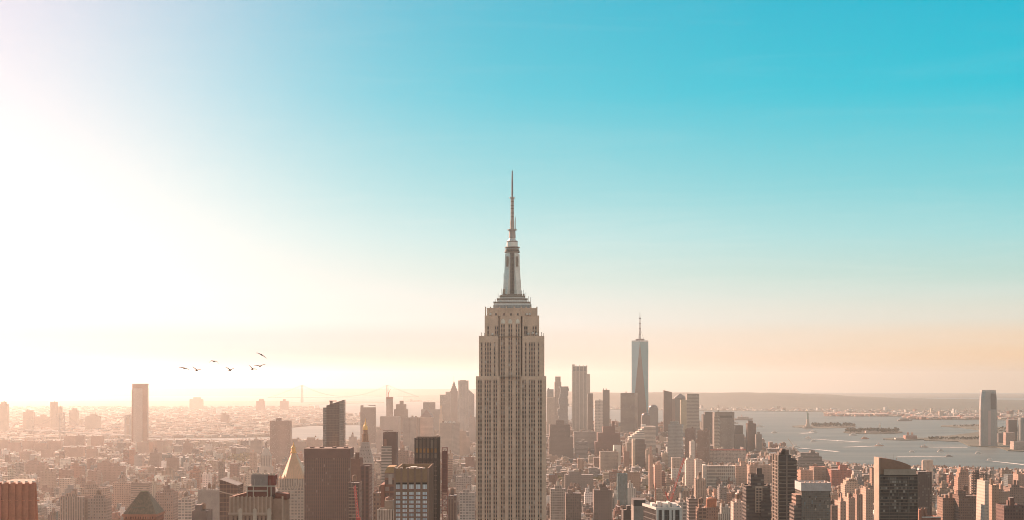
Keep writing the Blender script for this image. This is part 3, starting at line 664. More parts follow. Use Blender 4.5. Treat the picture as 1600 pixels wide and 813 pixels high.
def slanted(name, label, x0, x1, yl, yr, D, dep, fac, tint, bay, ref=None, yb=None, roof=(.3, .28, .26), extra=None):
    """tower whose roof slopes from row yl at its left edge to yr at its right"""
    lx, lz, cx, cy, g = local(x0, x1, D, dep); claim(x0, x1, min(yl, yr), D, ref, yb)
    root = thing(name, label, 'tower', (cx, cy, g)); w = lx(x1); f, b = -dep / 2, dep / 2; hl, hr = lz(yl), lz(yr); lo = min(hl, hr)
    nb = max(1, round(2 * w / bay[0])); fl = lambda h: (h + 1) / bay[1]; nd = max(1, round(dep / bay[0])); m = MB()
    m.face([(-w, f, -1), (w, f, -1), (w, f, hr), (-w, f, hl)], fac, tint, [(0, 0), (nb, 0), (nb, fl(hr)), (0, fl(hl))])
    m.face([(w, b, -1), (-w, b, -1), (-w, b, hl), (w, b, hr)], fac, tint, [(0, 0), (nb, 0), (nb, fl(hl)), (0, fl(hr))])
    m.face([(w, f, -1), (w, b, -1), (w, b, hr), (w, f, hr)], fac, tint, [(40, 0), (40 + nd, 0), (40 + nd, fl(hr)), (40, fl(hr))])
    m.face([(-w, b, -1), (-w, f, -1), (-w, f, hl), (-w, b, hl)], fac, tint, [(80, 0), (80 + nd, 0), (80 + nd, fl(hl)), (80, fl(hl))]); m.build('wall', root)
    m = MB(); m.face([(-w, f, hl), (w, f, hr), (w, b, hr), (-w, b, hl)], 'roofing', roof); m.build('roof', root)
    return root, lx, lz, w, f, b
r_, lx, lz, w, f, b = slanted('glass_tower', 'brown glass block with sloping top behind the tan ribbed tower', 343, 371, 749, 759, 1200, 26, 'curtain_dark', (.28, .16, .11), (3, 3.6), 'brown sloping glass block')
m = MB(); m.bar((lx(343), f - .2, lz(768)), (lx(371), f - .2, lz(775)), .5, 'plain', (.6, .48, .38)); m.build('glazing_rail', r_)

def gold_pyramid():
    D, dep = 1950, 38; x0, x1 = 434, 480; lx, lz, cx, cy, g = local(x0, x1, D, dep); claim(x0, x1, 692, D, 'gold pyramid tower', 830)
    root = thing('gilded_tower', 'pale stone tower crowned by a shining gold pyramid and lantern', 'tower', (cx, cy, g))
    c = (.47, .37, .295); w = lx(x1); m = MB()
    m.prism(rect(-w - 9, w + 3, -dep / 2 + 5, dep / 2), -1, lz(795), 'punched', c, (3.2, 3.8), cap=(.4, .34, .28))
    m.prism(rect(-w, w, -dep / 2, dep / 2), -1, lz(762), 'paired', c, (4.2, 4), cap=(.4, .34, .28), parapet=1)
    m.prism(rect(-w + 1.8, w - 1.8, -dep / 2 + 1.5, dep / 2 - 1.5), lz(762) - 1, lz(748), 'piers', c, (3.2, 5.5), cap=(.4, .34, .28)); m.build('wall', root)
    for i in range(11):
        x = -w + 1.6 + i * (2 * w - 3.2) / 10
        m = MB(); m.box(x - .5, x + .5, -dep / 2 - .3, -dep / 2 + 1.2, lz(764), lz(759.5), 'plain', (.52, .42, .33)); m.build('pinnacle', root)
    bx = lx(455.2); r0 = X(476.8, D) - X(455.2, D); gd = (.68, .39, .225); n = 8
    m = MB(); zb_, zt_ = lz(748.2), lz(709); r1 = 3.3
    def oc(r): return [(bx - r * .46, -r), (bx + r * .9, -r), (bx + r, -r * .8), (bx + r, r), (bx - r, r), (bx - r, r * .9)]
    m.prism(oc(r0), zb_, zt_, 'gilding', gd, top=oc(r1), cap=gd, capmat='gilding')
    for i in range(1, 9):
        k = i / 9; A, B = oc(r0), oc(r1)
        p = (A[0][0] + (A[1][0] - A[0][0]) * k, A[0][1] - .05, zb_); q = (B[0][0] + (B[1][0] - B[0][0]) * k, B[0][1] - .05, zt_); m.bar(p, q, .16, 'gilding', tuple(v * .7 for v in gd))
    m.build('gold_pyramid', root)
    m = MB(); m.rings(bx, 0, [(4.2, zt_ - .4), (4.2, lz(707)), (3.0, lz(706.6)), (2.8, lz(702)), (3.4, lz(701.4)), (3.0, lz(700.6)), (1.6, lz(698)), (.5, lz(694)), (.12, lz(691.6))], 8, 'gilding', (.85, .45, .13)); m.build('lantern', root)
    for p in (437.5, 444, 466.4, 475.6):
        m = MB(); m.rings(lx(p), -dep / 2 + 2.4, [(1.5, lz(749.6)), (1.5, lz(746.5)), (.2, lz(742))], 6, 'gilding', gd); m.build('corner_turret', root)
gold_pyramid()

# broad brown slab and its neighbours
r_ = tower('office_tower', 'broad flat topped dark brown slab tower beside the gold pyramid', 475.5, 547, 701.5, 1500, 34, 'piers_dark', (.17, .088, .066), (1.9, 3.7), ref='broad brown slab', bits=0, roof=(.2, .14, .11))
lx, lz, cx, cy, g = local(475.5, 547, 1500, 34)
m = MB(); m.box(lx(475.5) - .15, lx(547) + .15, -17.2, 17.2, lz(716), lz(701.5) + .3, 'plain', (.125, .062, .05), cap=(.2, .14, .11)); m.build('crown_band', r_)
for p in (485, 500, 520, 538):
    m = MB(); m.box(lx(p) - 1.6, lx(p) + 1.6, -8, 2, lz(701.5), lz(701.5) + 1.6, 'plain', (.14, .08, .06)); m.build('roof_unit', r_)
tower('office_tower', 'narrow dark brown tower directly right of the broad brown slab', 548, 563, 717, 1420, 24, 'plain', (.20, .11, .08), ref='narrow brown tower', bits=1)
tower('brick_tower', 'windowless dark red brick tower in front of the white clock tower', 563, 577, 728.5, 1350, 30, 'piers_dark', (.15, .065, .05), ref='windowless dark red tower', bits=0)
r_ = tower('apartment_tower', 'brown apartment tower with pale balcony slabs behind the red crane', 543.5, 561.5, 754.5, 1250, 22, 'piers_dark', (.19, .11, .085), ref='brown balcony tower', bits=1)
lx, lz, cx, cy, g = local(543.5, 561.5, 1250, 22)
for k in range(11):
    m = MB(); m.box(lx(545), lx(559), -12.3, -10.8, lz(762 + 5.2 * k) - .35, lz(762 + 5.2 * k) + .35, 'plain', (.36, .25, .19)); m.build('balcony', r_)

# dark slanted glass tower
r_, lx, lz, w, f, b = slanted('glass_tower', 'dark slanted top glass tower rising behind the broad brown slab', 510, 537, 634, 625, 2200, 24, 'curtain_dark', (.13, .08, .065), (2.2, 3.6), 'slanted dark glass tower', 702)
m = MB(); m.prism(rect(lx(504.5), lx(510), f + 2, b - 2), -1, lz(637), 'curtain', (.34, .28, .24), (2.2, 3.6), cap=(.4, .35, .3)); m.build('pale_wing', r_)
m = MB(); m.box(lx(530.5), lx(536.8), f - .3, f + .4, 0, lz(627), 'curtain', (.3, .24, .2), (1.8, 3.6)); m.build('corner_glazing', r_)
m = MB(); m.box(lx(514), lx(518), -3, 3, lz(633), lz(627.5), 'painted_steel', (.2, .12, .1)); m.box(lx(513), lx(524.5), -2, 2, lz(627.6), lz(626.4), 'painted_steel', (.2, .12, .1)); m.build('roof_crane', r_)

def clock_spire():
    D, dep = 2100, 24; x0, x1 = 556.5, 581.5; lx, lz, cx, cy, g = local(x0, x1, D, dep); claim(x0, x1, 655, D, 'gold tipped spire', 830)
    root = thing('spired_tower', 'slender pale tower with steep pyramid spire and gold lantern tip', 'tower', (cx, cy, g))
    c = (.50, .40, .33); w = lx(x1); m = MB(); m.prism(rect(-w, w, -dep / 2, dep / 2), -1, lz(724), 'punched', c, (3.4, 3.8)); m.build('wall', root)
    m = MB(); m.box(-w - .7, w + .7, -dep / 2 - .7, dep / 2 + .7, lz(726), lz(723.6), 'plain', (.56, .46, .38)); m.build('cornice', root)
    bx = lx(569.5)
    m = MB(); a = rect(bx - w * .98, bx + w * .98, -dep / 2 + .6, dep / 2 - .6); t_ = rect(bx - 4.4, bx + 4.4, -4.4, 4.4); m.prism(a, lz(723.6), lz(691), 'punched_small', (.40, .33, .29), (3.6, 5), top=t_, cap=(.4, .33, .29)); m.build('pyramid_roof', root)
    m = MB(); m.rings(bx, 0, [(5.2, lz(691.4)), (5.2, lz(689.6)), (4.0, lz(689.4)), (3.7, lz(680)), (4.5, lz(679.4)), (3.4, lz(677.4)), (3.2, lz(673)), (3.8, lz(672.4))], 8, 'plain', (.33, .18, .11)); m.build('belfry', root)
    for k in range(8):
        a = R(22.5 + 45 * k); m = MB(); m.bar((bx + 4.3 * math.cos(a), 4.3 * math.sin(a), lz(690)), (bx + 4.3 * math.cos(a), 4.3 * math.sin(a), lz(679)), .45, 'plain', (.5, .3, .18)); m.build('belfry_column', root)
    gd = (.92, .55, .18); m = MB(); m.rings(bx, 0, [(3.6, lz(672.6)), (3.7, lz(669)), (2.9, lz(666)), (1.6, lz(664.4)), (1.3, lz(661)), (.6, lz(659)), (.15, lz(654.4))], 10, 'gilding', gd); m.build('gold_cupola', root)
clock_spire()

def tapered_white():
    D, dep = 3200, 24; x0, x1 = 404.5, 424.5; lx, lz, cx, cy, g = local(x0, x1, D, dep); claim(x0, x1, 692, D, 'white stone campanile', 760)
    root = thing('clock_tower', 'white stone clock tower with columned belfry and pointed green cap', 'tower', (cx, cy, g)); c = (.56, .47, .40); w = lx(x1)
    m = MB(); m.prism(rect(-w - 2, w + 2, -dep / 2 - 2, dep / 2 + 2), -1, lz(746), 'punched', c, (3.4, 3.8), cap=c); m.prism(rect(-w, w, -dep / 2, dep / 2), lz(746), lz(729), 'plain', c, cap=c); m.build('wall', root)
    m = MB(); m.prism(rect(-w + 3, w - 3, -dep / 2 + 3, dep / 2 - 3), lz(729), lz(712), 'piers_dark', c, (3.5, 26), cap=c); m.build('belfry', root)
    m = MB(); m.prism(rect(-w + 3.4, w - 3.4, -dep / 2 + 3.4, dep / 2 - 3.4), lz(712), lz(700), 'plain', (.5, .43, .37), top=rect(-3, 3, -3, 3), cap=c); m.build('pyramid_roof', root)
    m = MB(); m.rings(0, 0, [(2.4, lz(700.4)), (2.4, lz(695)), (3.4, lz(694.6)), (1.6, lz(692)), (.3, lz(690))], 8, 'plain', (.22, .17, .14)); m.build('lantern', root)
    m = MB(); m.rings(0, -dep / 2 - .3, [(0.1, lz(737) - .01), (0.1, lz(737))], 4, 'plain', (.3, .2, .16))
    cf = [(3.6 * math.cos(R(30 * k)), -dep / 2 - .25, lz(737) + 3.6 * math.sin(R(30 * k))) for k in range(12)]; m = MB(); m.face(cf, 'plain', (.36, .28, .23)); cb = [(p[0], p[1] + .4, p[2]) for p in cf]
    for i in range(12): j = (i + 1) % 12; m.face([cf[j], cf[i], cb[i], cb[j]], 'plain', (.5, .42, .36))
    m.build('clock_face', root)
tapered_white()

# dark tower with light lower half, between the spire and the dark glass tower
r_ = tower('apartment_tower', 'dark brown shaft with paler glass lower half and rooftop beam', 598.5, 619.5, 676, 2000, 26, 'plain', (.115, .055, .045), ref='two tone brown shaft', bits=0)
lx, lz, cx, cy, g = local(598.5, 619.5, 2000, 26)
m = MB(); m.box(lx(596), lx(612), -14.2, 10, 0, lz(697), 'ribbon', (.46, .38, .32), (3, 3.9)); m.build('glass_wing', r_)
m = MB(); m.box(lx(599.5), lx(604), -13.4, -12.6, lz(697), lz(686), 'plain', (.25, .11, .08)); m.build('red_bay', r_)
m = MB(); m.box(lx(597), lx(613), -3, 3, lz(674.2), lz(673), 'painted_steel', (.2, .15, .13)); m.box(lx(603), lx(604.5), -1, 1, lz(676.4), lz(673.6), 'painted_steel', (.2, .15, .13)); m.build('roof_beam', r_)

# dark glass tower with vertical fins
def finned():
    D, dep = 1150, 34; x0, x1 = 648.5, 683.5; lx, lz, cx, cy, g = local(x0, x1, D, dep); claim(x0, 691, 685, D, 'dark finned glass tower', 830)
    root = thing('glass_tower', 'dark glass tower with black vertical fins and painted amber reflections', 'tower', (cx, cy, g)); w = lx(x1)
    m = MB(); m.prism(rect(-w, w, -dep / 2, dep / 2), -1, lz(685), 'curtain_dark', (.16, .11, .08), (1.6, 3.6), cap=(.12, .1, .09), parapet=2); m.build('wall', root)
    for i in range(7):
        x = -w + i * 2 * w / 6
        m = MB(); m.box(x - .42, x + .42, -dep / 2 - .8, -dep / 2 + .3, 0, lz(684.5), 'plain', (.03, .025, .022)); m.build('fin', root)
    for i in range(8):
        y = -dep / 2 + 2 + i * 4.2; m = MB(); m.box(w - .2, w + .7, y - .4, y + .4, 0, lz(684.6), 'plain', (.035, .026, .022)); m.build('fin', root)
    for k, (ra, rb, c) in enumerate(((700.5, 687.5, (.17, .13, .095)), (707.5, 701, (.34, .17, .045)), (716, 709, (.17, .125, .09)))):  # amber and brown reflections painted as pane colours
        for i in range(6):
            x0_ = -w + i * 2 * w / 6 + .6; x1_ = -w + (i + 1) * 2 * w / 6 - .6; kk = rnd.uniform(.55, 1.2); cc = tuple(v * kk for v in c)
            m = MB(); m.box(x0_, x1_, -dep / 2 - .12, -dep / 2 + .2, lz(ra), lz(rb), 'glass_pane', cc); m.build('painted_reflection_pane', root)
    m = MB(); m.box(-w - .2, w + .2, -dep / 2 - .5, dep / 2, lz(721.5), lz(717.5), 'plain', (.05, .032, .026)); m.build('mechanical_band', root)
    for k in range(9):
        x = -w + 2 + k * 2 * w / 9.6; m = MB(); m.bar((x, -dep / 2 + 1.5, lz(685) - 2.2), (x, -dep / 2 + 1.5, lz(683 - rnd.random())), .2, 'painted_steel', (.2, .15, .12)); m.build('roof_post', root)
    m = MB(); m.box(w - .2, w + .25, -dep / 2 + 3, -dep / 2 + 9, 0, lz(745), 'glass_pane', (.4, .3, .2)); m.build('pale_bay', root)
finned()
def hoist():
    D = 1140; a, b = 690.6, 698.6; lx, lz, cx, cy, g = local(a, b, D, 6); claim(a, b, 699.5, D, None, 830)
    root = thing('hoist_tower', 'red lattice construction hoist standing against the dark finned tower', 'hoist', (cx, cy, g)); w = lx(b); rd = (.24, .075, .055); H = lz(699.5)
    for sx in (-1, 1):
        for sy in (-1, 1): m = MB(); m.bar((sx * w, sy * 2, -1), (sx * w, sy * 2, H), .32, 'painted_steel', rd); m.build('post', root)
    m = MB()
    for k in range(int(H / 4) + 1):
        z = H - k * 4
        if z < 100: break
        m.box(-w - .2, w + .2, -2.2, 2.2, z - .3, z, 'painted_steel', (.28, .12, .1))
        m.bar((-w, -2, z), (w, -2, z - 4), .16, 'painted_steel', rd); m.bar((w, -2, z), (-w, -2, z - 4), .16, 'painted_steel', rd)
    m.build('lattice', root)
    m = MB(); m.box(-w + .3, w - .3, -1.6, 1.6, lz(770), lz(705), 'painted_steel', (.20, .085, .07)); m.build('mesh_screen', root)
hoist()

def grid_tower():
    D, dep = 850, 52; x0, x1 = 616.8, 669; lx, lz, cx, cy, g = local(x0, x1, D, dep); claim(x0, 678, 729, D, 'brown tower with pale blue windows', 830)
    root = thing('office_tower', 'brown tower with copper crown and five columns of pale blue windows', 'tower', (cx, cy, g)); w = lx(x1); f = -dep / 2; c = (.255, .165, .12); cp = (.33, .215, .125)
    m = MB(); m.prism(rect(-w, w, f, dep / 2), -1, lz(756), 'plain', c, cap=(.3, .25, .2)); m.build('wall', root)
    m = MB(); H = lz(733); ring = [(-w, f), (w, f), (w, dep / 2), (-w, dep / 2)]; inn = rect(-w + .8, w - .8, f + .8, dep / 2 - .8)
    m.prism(ring, lz(754), H, 'plain', cp)
    for i in range(4):
        j = (i + 1) % 4; m.face([(*ring[i], H), (*ring[j], H), (*inn[j], H), (*inn[i], H)], 'plain', cp); m.face([(*inn[i], H), (*inn[j], H), (*inn[j], H - 4), (*inn[i], H - 4)], 'plain', cp)
    m.face([(*p, H - 4) for p in inn], 'roofing', (.55, .45, .36)); m.build('copper_crown', root)
    piers = [616.8, 628.5, 638, 647.2, 656.4, 669]
    cols = [(617.4, 624.6), (627.5, 633.4), (637, 642.4), (646, 651.6), (655, 663.6)]
    for i in range(6):
        x = -w + i * 2 * w / 5
        m = MB(); m.box(x - .55, x + .55, f - .55, f + .3, -1, H + .7, 'plain', tuple(v * 1.1 for v in c)); m.build('pier', root)
    for i in range(12):
        y = f + 1 + i * 4.5; m = MB(); m.box(w - .2, w + .45, y - .7, y + .7, -1, H + .4, 'plain', c); m.build('pier', root)
    for i, p in enumerate((619, 627, 636, 644, 652, 662)):
        m = MB(); m.box(lx(p) - .7, lx(p) + .7, f + .9, f + 2.5, H - 1, H + .9, 'plain', (.7, .6, .5)); m.build('parapet_block', root)
    for p, q in ((637, 655), (640, 650), (652, 659)):
        m = MB(); m.box(lx(p), lx(q), f + 6, f + 12, H - 4, H + rnd.uniform(.2, 1), 'plain', (.72, .66, .6)); m.build('roof_unit', root)
    proto = None
    for r_ in range(9):
        z1 = lz(757.5 + r_ * 7.05 - (0 if r_ else 0)); hh = 1.6 if r_ else 2.6
        if r_ == 0: z1 = lz(757.2)
        else: z1 = lz(762.2 + (r_) * 6.75)
        for i in range(5):
            xa, xb = -w + i * 2 * w / 5 + .62, -w + (i + 1) * 2 * w / 5 - .62
            m = MB(); tn = rnd.choice([(.70, .78, .82), (.62, .72, .78), (.78, .82, .84), (.5, .57, .62)])
            n_ = 3
            for k in range(n_):
                a, b = xa + (xb - xa) * k / n_ + .06, xa + (xb - xa) * (k + 1) / n_ - .06; kk = rnd.uniform(.8, 1.1); tk = tuple(v * kk for v in tn)
                m.box(a, b, f - .06, f + .1, z1 - hh, z1, 'glass_bright', tk)
            m.box(xa, xb, f - .03, f + .05, z1 - hh - .3, z1 - hh + .05, 'plain', (.3, .12, .1))
            m.build('window', root)
    m = MB(); m.box(-w + .6, w - .6, f - .2, f + .2, lz(757.2), lz(754.2), 'plain', (.03, .025, .022)); m.build('shadow_band', root)  # dark strip painted as the shade under the crown
    bpy.data.objects[m_name(root, 'shadow_band')].name = 'painted_shade_band'
def m_name(root, stem):
    return next(o.name for o in root.children if o.name.startswith(stem))
grid_tower()

r_, lx, lz, w, f, b = slanted('brick_tower', 'brown stepped brick tower with golden sloped cap left of the pale blue windows', 601, 616.5, 739, 739, 960, 22, 'bigwin', (.26, .135, .095), (4, 4.2), 'gold capped brick tower', 830)
m = MB(); m.prism(rect(lx(601), lx(616.5), f, b), lz(739), lz(730), 'plain', (.42, .27, .13), top=rect(lx(604.5), lx(616.5), f + 2, b), cap=(.42, .27, .13)); m.build('sloped_cap', r_)
m = MB(); m.box(lx(595.5), lx(601), f - 3, b, -1, lz(757), 'plain', (.27, .13, .09)); m.build('lower_wing', r_)
m = MB(); m.box(lx(607), lx(613), f - .3, f + .2, lz(757), lz(741), 'plain', (.42, .36, .31)); m.build('pale_panel', r_)
tower('apartment_building', 'brown brick block with small pale windows left of the gold capped tower', 583, 603, 770, 1120, 26, 'punched', (.32, .19, .135), (2.6, 3.4), 'building', ref='small windowed brick block', bits=2)
r_ = tower('stone_building', 'grey stone building with pale columns below the gold capped tower', 589.5, 616.5, 797.5, 930, 20, 'piers', (.36, .32, .275), (2.2, 4), 'building', ref='columned grey roof', bits=0)
lx, lz, cx, cy, g = local(589.5, 616.5, 930, 20)
for i in range(7):
    x = lx(590.5) + i * (lx(615.5) - lx(590.5)) / 6; m = MB(); m.box(x - .5, x + .5, -10.8, -9.6, 0, lz(797.5) + .6, 'plain', (.58, .54, .48)); m.build('column', r_)
m = MB(); m.box(lx(600), lx(613), -6, 4, lz(798.5), lz(783), 'plain', (.36, .30, .24), cap=(.3, .26, .22)); m.build('penthouse', r_)
m = MB(); m.rings(lx(606), -1, [(2.4, lz(783.4)), (2.4, lz(780)), (.3, lz(777.5))], 10, 'plain', (.30, .17, .12)); m.build('water_tank', r_)

def crane(name, label, p0, p1, D, col, base=None, tail=None, w=1.6, seg=12):
    a = Vector((X(p0[0], D), D, Z(p0[1], D))); b = Vector((X(p1[0], D), D + 6, Z(p1[1], D)))
    gx = base if base is not None else p0[0]; root = thing(name, label, 'crane', (a.x, a.y, gz(a.x, a.y)), group='red tower cranes')
    o = Vector(root.location)
    m = MB(); m.bar((0, 0, -1), (0, 0, a.z - o.z), w * .8, 'painted_steel', col); m.build('crane_mast', root)
    m = MB(); d = (b - a); u = Vector((0, 1, 0)); v = d.cross(u).normalized()
    cs = [(u * w * .5 - v * w * .3), (-u * w * .5 - v * w * .3), (v * w * .55)]
    for c in cs: m.bar(a - o + c, b - o + c * .5, .26, 'painted_steel', col)
    for k in range(seg):
        p = a - o + d * (k / seg); q = a - o + d * ((k + 1) / seg)
        for c, e in zip(cs, cs[1:] + cs[:1]): m.bar(p + c, q + e, .17, 'painted_steel', col)
    m.build('boom', root)
    if tail:
        t_ = Vector((X(tail[0], D), D + 3, Z(tail[1], D))); m = MB(); m.bar(a - o, t_ - o, .75, 'painted_steel', col); m.build('counter_jib', root)
        m = MB(); m.bar(t_ - o, a - o + d * .62, .12, 'painted_steel', (.2, .1, .09)); m.build('cable', root)
    m = MB(); m.box(-1.6, 1.6, -1.6, 1.6, a.z - o.z - 2, a.z - o.z + 1.2, 'painted_steel', tuple(v * .8 for v in col)); m.build('cab', root)
crane('tower_crane', 'red crane boom rising in front of the brown balcony tower', (560, 811), (553.2, 760), 1150, (.55, .07, .06), w=2.2)
crane('tower_crane', 'long red luffing crane leaning right among mid town roofs', (1046.5, 787), (1070, 717), 1600, (.55, .08, .06), tail=(1040, 769), w=2.4)
crane('tower_crane', 'thin orange crane mast left of the long red crane', (1025, 792), (1024.4, 755), 2000, (.5, .17, .09), w=1.4)
for o_ in [o for o in bpy.data.objects if o.name.startswith('tower_crane')]: pass

# --------------------------------------------- right foreground
def white_roof():
    D, dep = 1000, 34; x0, x1 = 1026.5, 1064; lx, lz, cx, cy, g = local(x0, x1, D, dep); claim(1010, 1065, 785, D, 'white roofed black block', 830)
    root = thing('office_tower', 'black block with white roof edge and white columns at the bottom', 'tower', (cx, cy, g)); w = lx(x1); f = -dep / 2; H = lz(797)
    # plan leans back so its sunlit west flank shows
    pl = [(-w, f), (w, f), (w, dep / 2), (-w - 6, dep / 2)]
    m = MB(); m.prism(pl, -1, H, 'curtain_dark', (.1, .095, .09), (1.8, 3.7)); m.build('wall', root)
    m = MB(); e = [(p[0] * 1.03 + (-.4 if p[0] < 0 else .3), p[1] * 1.03) for p in pl]; m.prism(e, H, lz(792.8), 'plain', WHITE, cap=(.7, .66, .6), capmat='roofing', parapet=.9); m.build('roof_slab', root)
    for p in (1027, 1036, 1047.5, 1053, 1063.5):
        m = MB(); m.box(lx(p) - .8, lx(p) + .8, f - .7, f + .3, -1, H + .1, 'plain', (.7, .66, .6)); m.build('column', root)
    for p, q, r_ in ((1030, 1036, 787), (1038, 1046, 789), (1046, 1050, 786.5), (1052, 1060, 789.5), (1022, 1028, 790)):
        m = MB(); m.box(lx(p), lx(q), rnd.uniform(-8, 0), rnd.uniform(3, 10), H, lz(r_), 'plain', vary(WHITE, .2)); m.build('roof_unit', root)
white_roof()
r_ = tower('office_tower', 'plain grey brown box tower with dark top left of the white roof', 990, 1008.5, 791, 1300, 26, 'plain', (.30, .265, .23), ref='plain grey box tower', bits=0)
lx, lz, cx, cy, g = local(990, 1008.5, 1300, 26)
m = MB(); m.box(lx(990) - .1, lx(1008.5) + .1, -13.1, 13.1, lz(791), lz(781.5), 'plain', (.085, .078, .07), cap=(.15, .13, .12)); m.build('crown_band', r_)
tower('office_building', 'low dark roofed box next to the plain grey box tower', 974, 989.5, 797, 1400, 24, 'plain', (.10, .085, .075), cat='building', ref='low dark box', bits=1)
r_ = tower('office_building', 'teal glass block among low tan roofs right of the central tower', 965, 980.5, 741, 2700, 24, 'curtain', (.06, .20, .22), (2.2, 3.6), 'building', ref='teal glass block', bits=0, yb=762)
def drum():
    D, dep = 1800, 18; x0, x1 = 1104, 1122; lx, lz, cx, cy, g = local(x0, x1, D, dep); claim(x0, x1, 777, D, 'orange rooftop drum', 830)
    root = thing('brick_building', 'brick building carrying a wide orange drum on its roof', 'building', (cx, cy, g)); w = lx(x1)
    m = MB(); m.prism(rect(-w, w, -dep / 2, dep / 2), -1, lz(793), 'punched', (.36, .22, .16), (3, 3.5), cap=(.3, .26, .22), parapet=1); m.build('wall', root)
    m = MB(); m.rings(0, 0, [(6.4, lz(793) - 1), (6.4, lz(781)), (5.4, lz(779.6)), (1, lz(777.8))], 16, 'plain', (.48, .19, .10)); m.build('drum', root)
    m = MB(); m.rings(1, 0, [(1, lz(778)), (1.2, lz(776.6)), (.2, lz(775.6))], 8, 'plain', WHITE); m.build('vent', root)
drum()
tower('apartment_tower', 'brown tower with pale lattice strip left of the tall balcony tower', 1166, 1204, 759, 1450, 24, 'ribbon', (.09, .07, .06), (3, 3.6), ref='lattice striped brown tower', steps=[(1174.5, 1195, 742, .2, .9)], bits=1)
lx, lz, cx, cy, g = local(1166, 1204, 1450, 24); r_ = [o for o in bpy.data.objects if o.name.startswith('apartment_tower')][-1]
for o in bpy.data.objects:
    if o.get('label', '').startswith('brown tower with pale lattice'): r_ = o
m = MB(); m.box(lx(1180), lx(1191), -13, -11.5, lz(801), lz(760), 'plain', (.46, .36, .28)); m.build('lattice_strip', r_)
for k in range(9):
    for j in range(2):
        m = MB(); xa = lx(1181.4 + j * 4.8); zz = lz(763 + 4.3 * k); m.box(xa, xa + 2.1, -13.15, -12.8, zz - 1.9, zz, 'glass_pane', (.045, .04, .04)); m.build('window', r_)
m = MB(); m.box(lx(1188.5), lx(1204), -15, -11, -1, lz(782.5), 'ribbon', (.07, .06, .055), (3, 3.6)); m.build('dark_wing', r_)

def balcony_tower():
    D, dep = 1500, 30; x0, x1 = 1216.5, 1245; lx, lz, cx, cy, g = local(x0, x1, D, dep); claim(1207, x1, 702, D, 'tall balcony tower', 830)
    root = thing('apartment_tower', 'tall dark tower ringed by balconies with a sunlit side and stepped top', 'tower', (cx, cy, g)); w = lx(x1); f = -dep / 2; H = lz(719)
    c = (.075, .06, .05); m = MB(); m.prism(rect(-w, w, f, dep / 2), -1, H, 'ribbon', c, (3, 3.6)); m.prism(rect(-w, lx(1236.5), f + .3, dep / 2 - 2), H, lz(711), 'ribbon', c, (3, 3.6)); m.build('wall', root)
    m = MB(); m.face([(-w, f, H), (w, f, H), (w, dep / 2, H), (-w, dep / 2, H)], 'roofing', (.2, .17, .15)); m.face([(-w, f + .3, lz(711)), (lx(1236.5), f + .3, lz(711)), (lx(1236.5), dep / 2 - 2, lz(711)), (-w, dep / 2 - 2, lz(711))], 'roofing', (.3, .25, .2)); m.build('roof', root)
    for p, q, r_ in ((1218, 1223, 707.5), (1221.5, 1229, 704.5), (1223, 1228, 701.5), (1229, 1234, 703), (1240, 1244.5, 717)):
        m = MB(); m.box(lx(p), lx(q), f + 4, f + 14, H - 1, lz(r_), 'plain', (.19, .145, .12)); m.build('penthouse', root)
    fl = 3.62; k = 0; z = lz(722)
    while z > lz(830):
        m = MB(); m.box(-w - 1.1, w + .9, f - 1.1, dep / 2 + .6, z - .42, z + .38, 'plain', (.22, .175, .14)); m.build('balcony', root); z -= fl; k += 1
    for p in (1229.2,):
        m = MB(); m.box(lx(p) - .6, lx(p) + .6, f - 1.3, f + .2, -1, lz(712), 'plain', (.26, .2, .165)); m.build('pier', root)
    for y in (f - .6, f + 8, f + 16, dep / 2 - 2):
        m = MB(); m.box(-w - 1.25, -w + .2, y, y + 1.6, -1, lz(712), 'plain', (.5, .4, .32)); m.build('pier', root)
balcony_tower()

def glass_crown():
    D, dep = 1350, 30; x0, x1 = 1252.5, 1298; lx, lz, cx, cy, g = local(x0, x1, D, dep); claim(1247, x1, 753, D, 'white crowned glass tower', 830)
    root = thing('glass_tower', 'mottled grey glass tower topped by a plain white band', 'tower', (cx, cy, g)); w = lx(x1); f = -dep / 2
    m = MB(); m.prism(rect(-w, w, f, dep / 2), -1, lz(767), 'curtain', (.22, .17, .125), (1.7, 2.1)); m.build('wall', root)
    m = MB(); m.prism(rect(-w - .5, w + .2, f - .3, dep / 2), lz(767.2), lz(754.4), 'plain', (.55, .52, .50), cap=(.3, .27, .25), parapet=1); m.build('crown_band', root)
    for i in range(24):
        p, r_ = rnd.uniform(1254, 1296), rnd.uniform(771, 813); m = MB(); c = rnd.choice([(.03, .025, .02), (.42, .36, .28), (.34, .30, .25), (.16, .2, .2), (.05, .04, .03)])  # random pane tones paint in broken reflections
        m.box(lx(p), lx(p) + rnd.uniform(.7, 1.5), f - .1, f + .2, lz(r_) - rnd.uniform(1, 3.5), lz(r_), 'glass_pane', c); m.build('painted_reflection_pane', root)
    for p in (1258, 1266, 1273, 1281, 1290):
        m = MB(); m.box(lx(p), lx(p) + rnd.uniform(1, 2.4), f + 2, f + 5, lz(755), lz(752.4 + rnd.random()), 'plain', vary((.5, .36, .28))); m.build('roof_unit', root)
    m = MB(); m.box(-w - 4.5, -w + .2, f + 3, dep / 2 - 6, -1, lz(774), 'ribbon', (.38, .25, .19), (3, 3.6)); m.build('side_wing', root)
    m = MB(); m.box(-w - 6.5, -w + .2, f + 1, dep / 2 - 6, -1, lz(790), 'ribbon', (.16, .12, .1), (3, 3.6)); m.build('side_wing', root)
glass_crown()

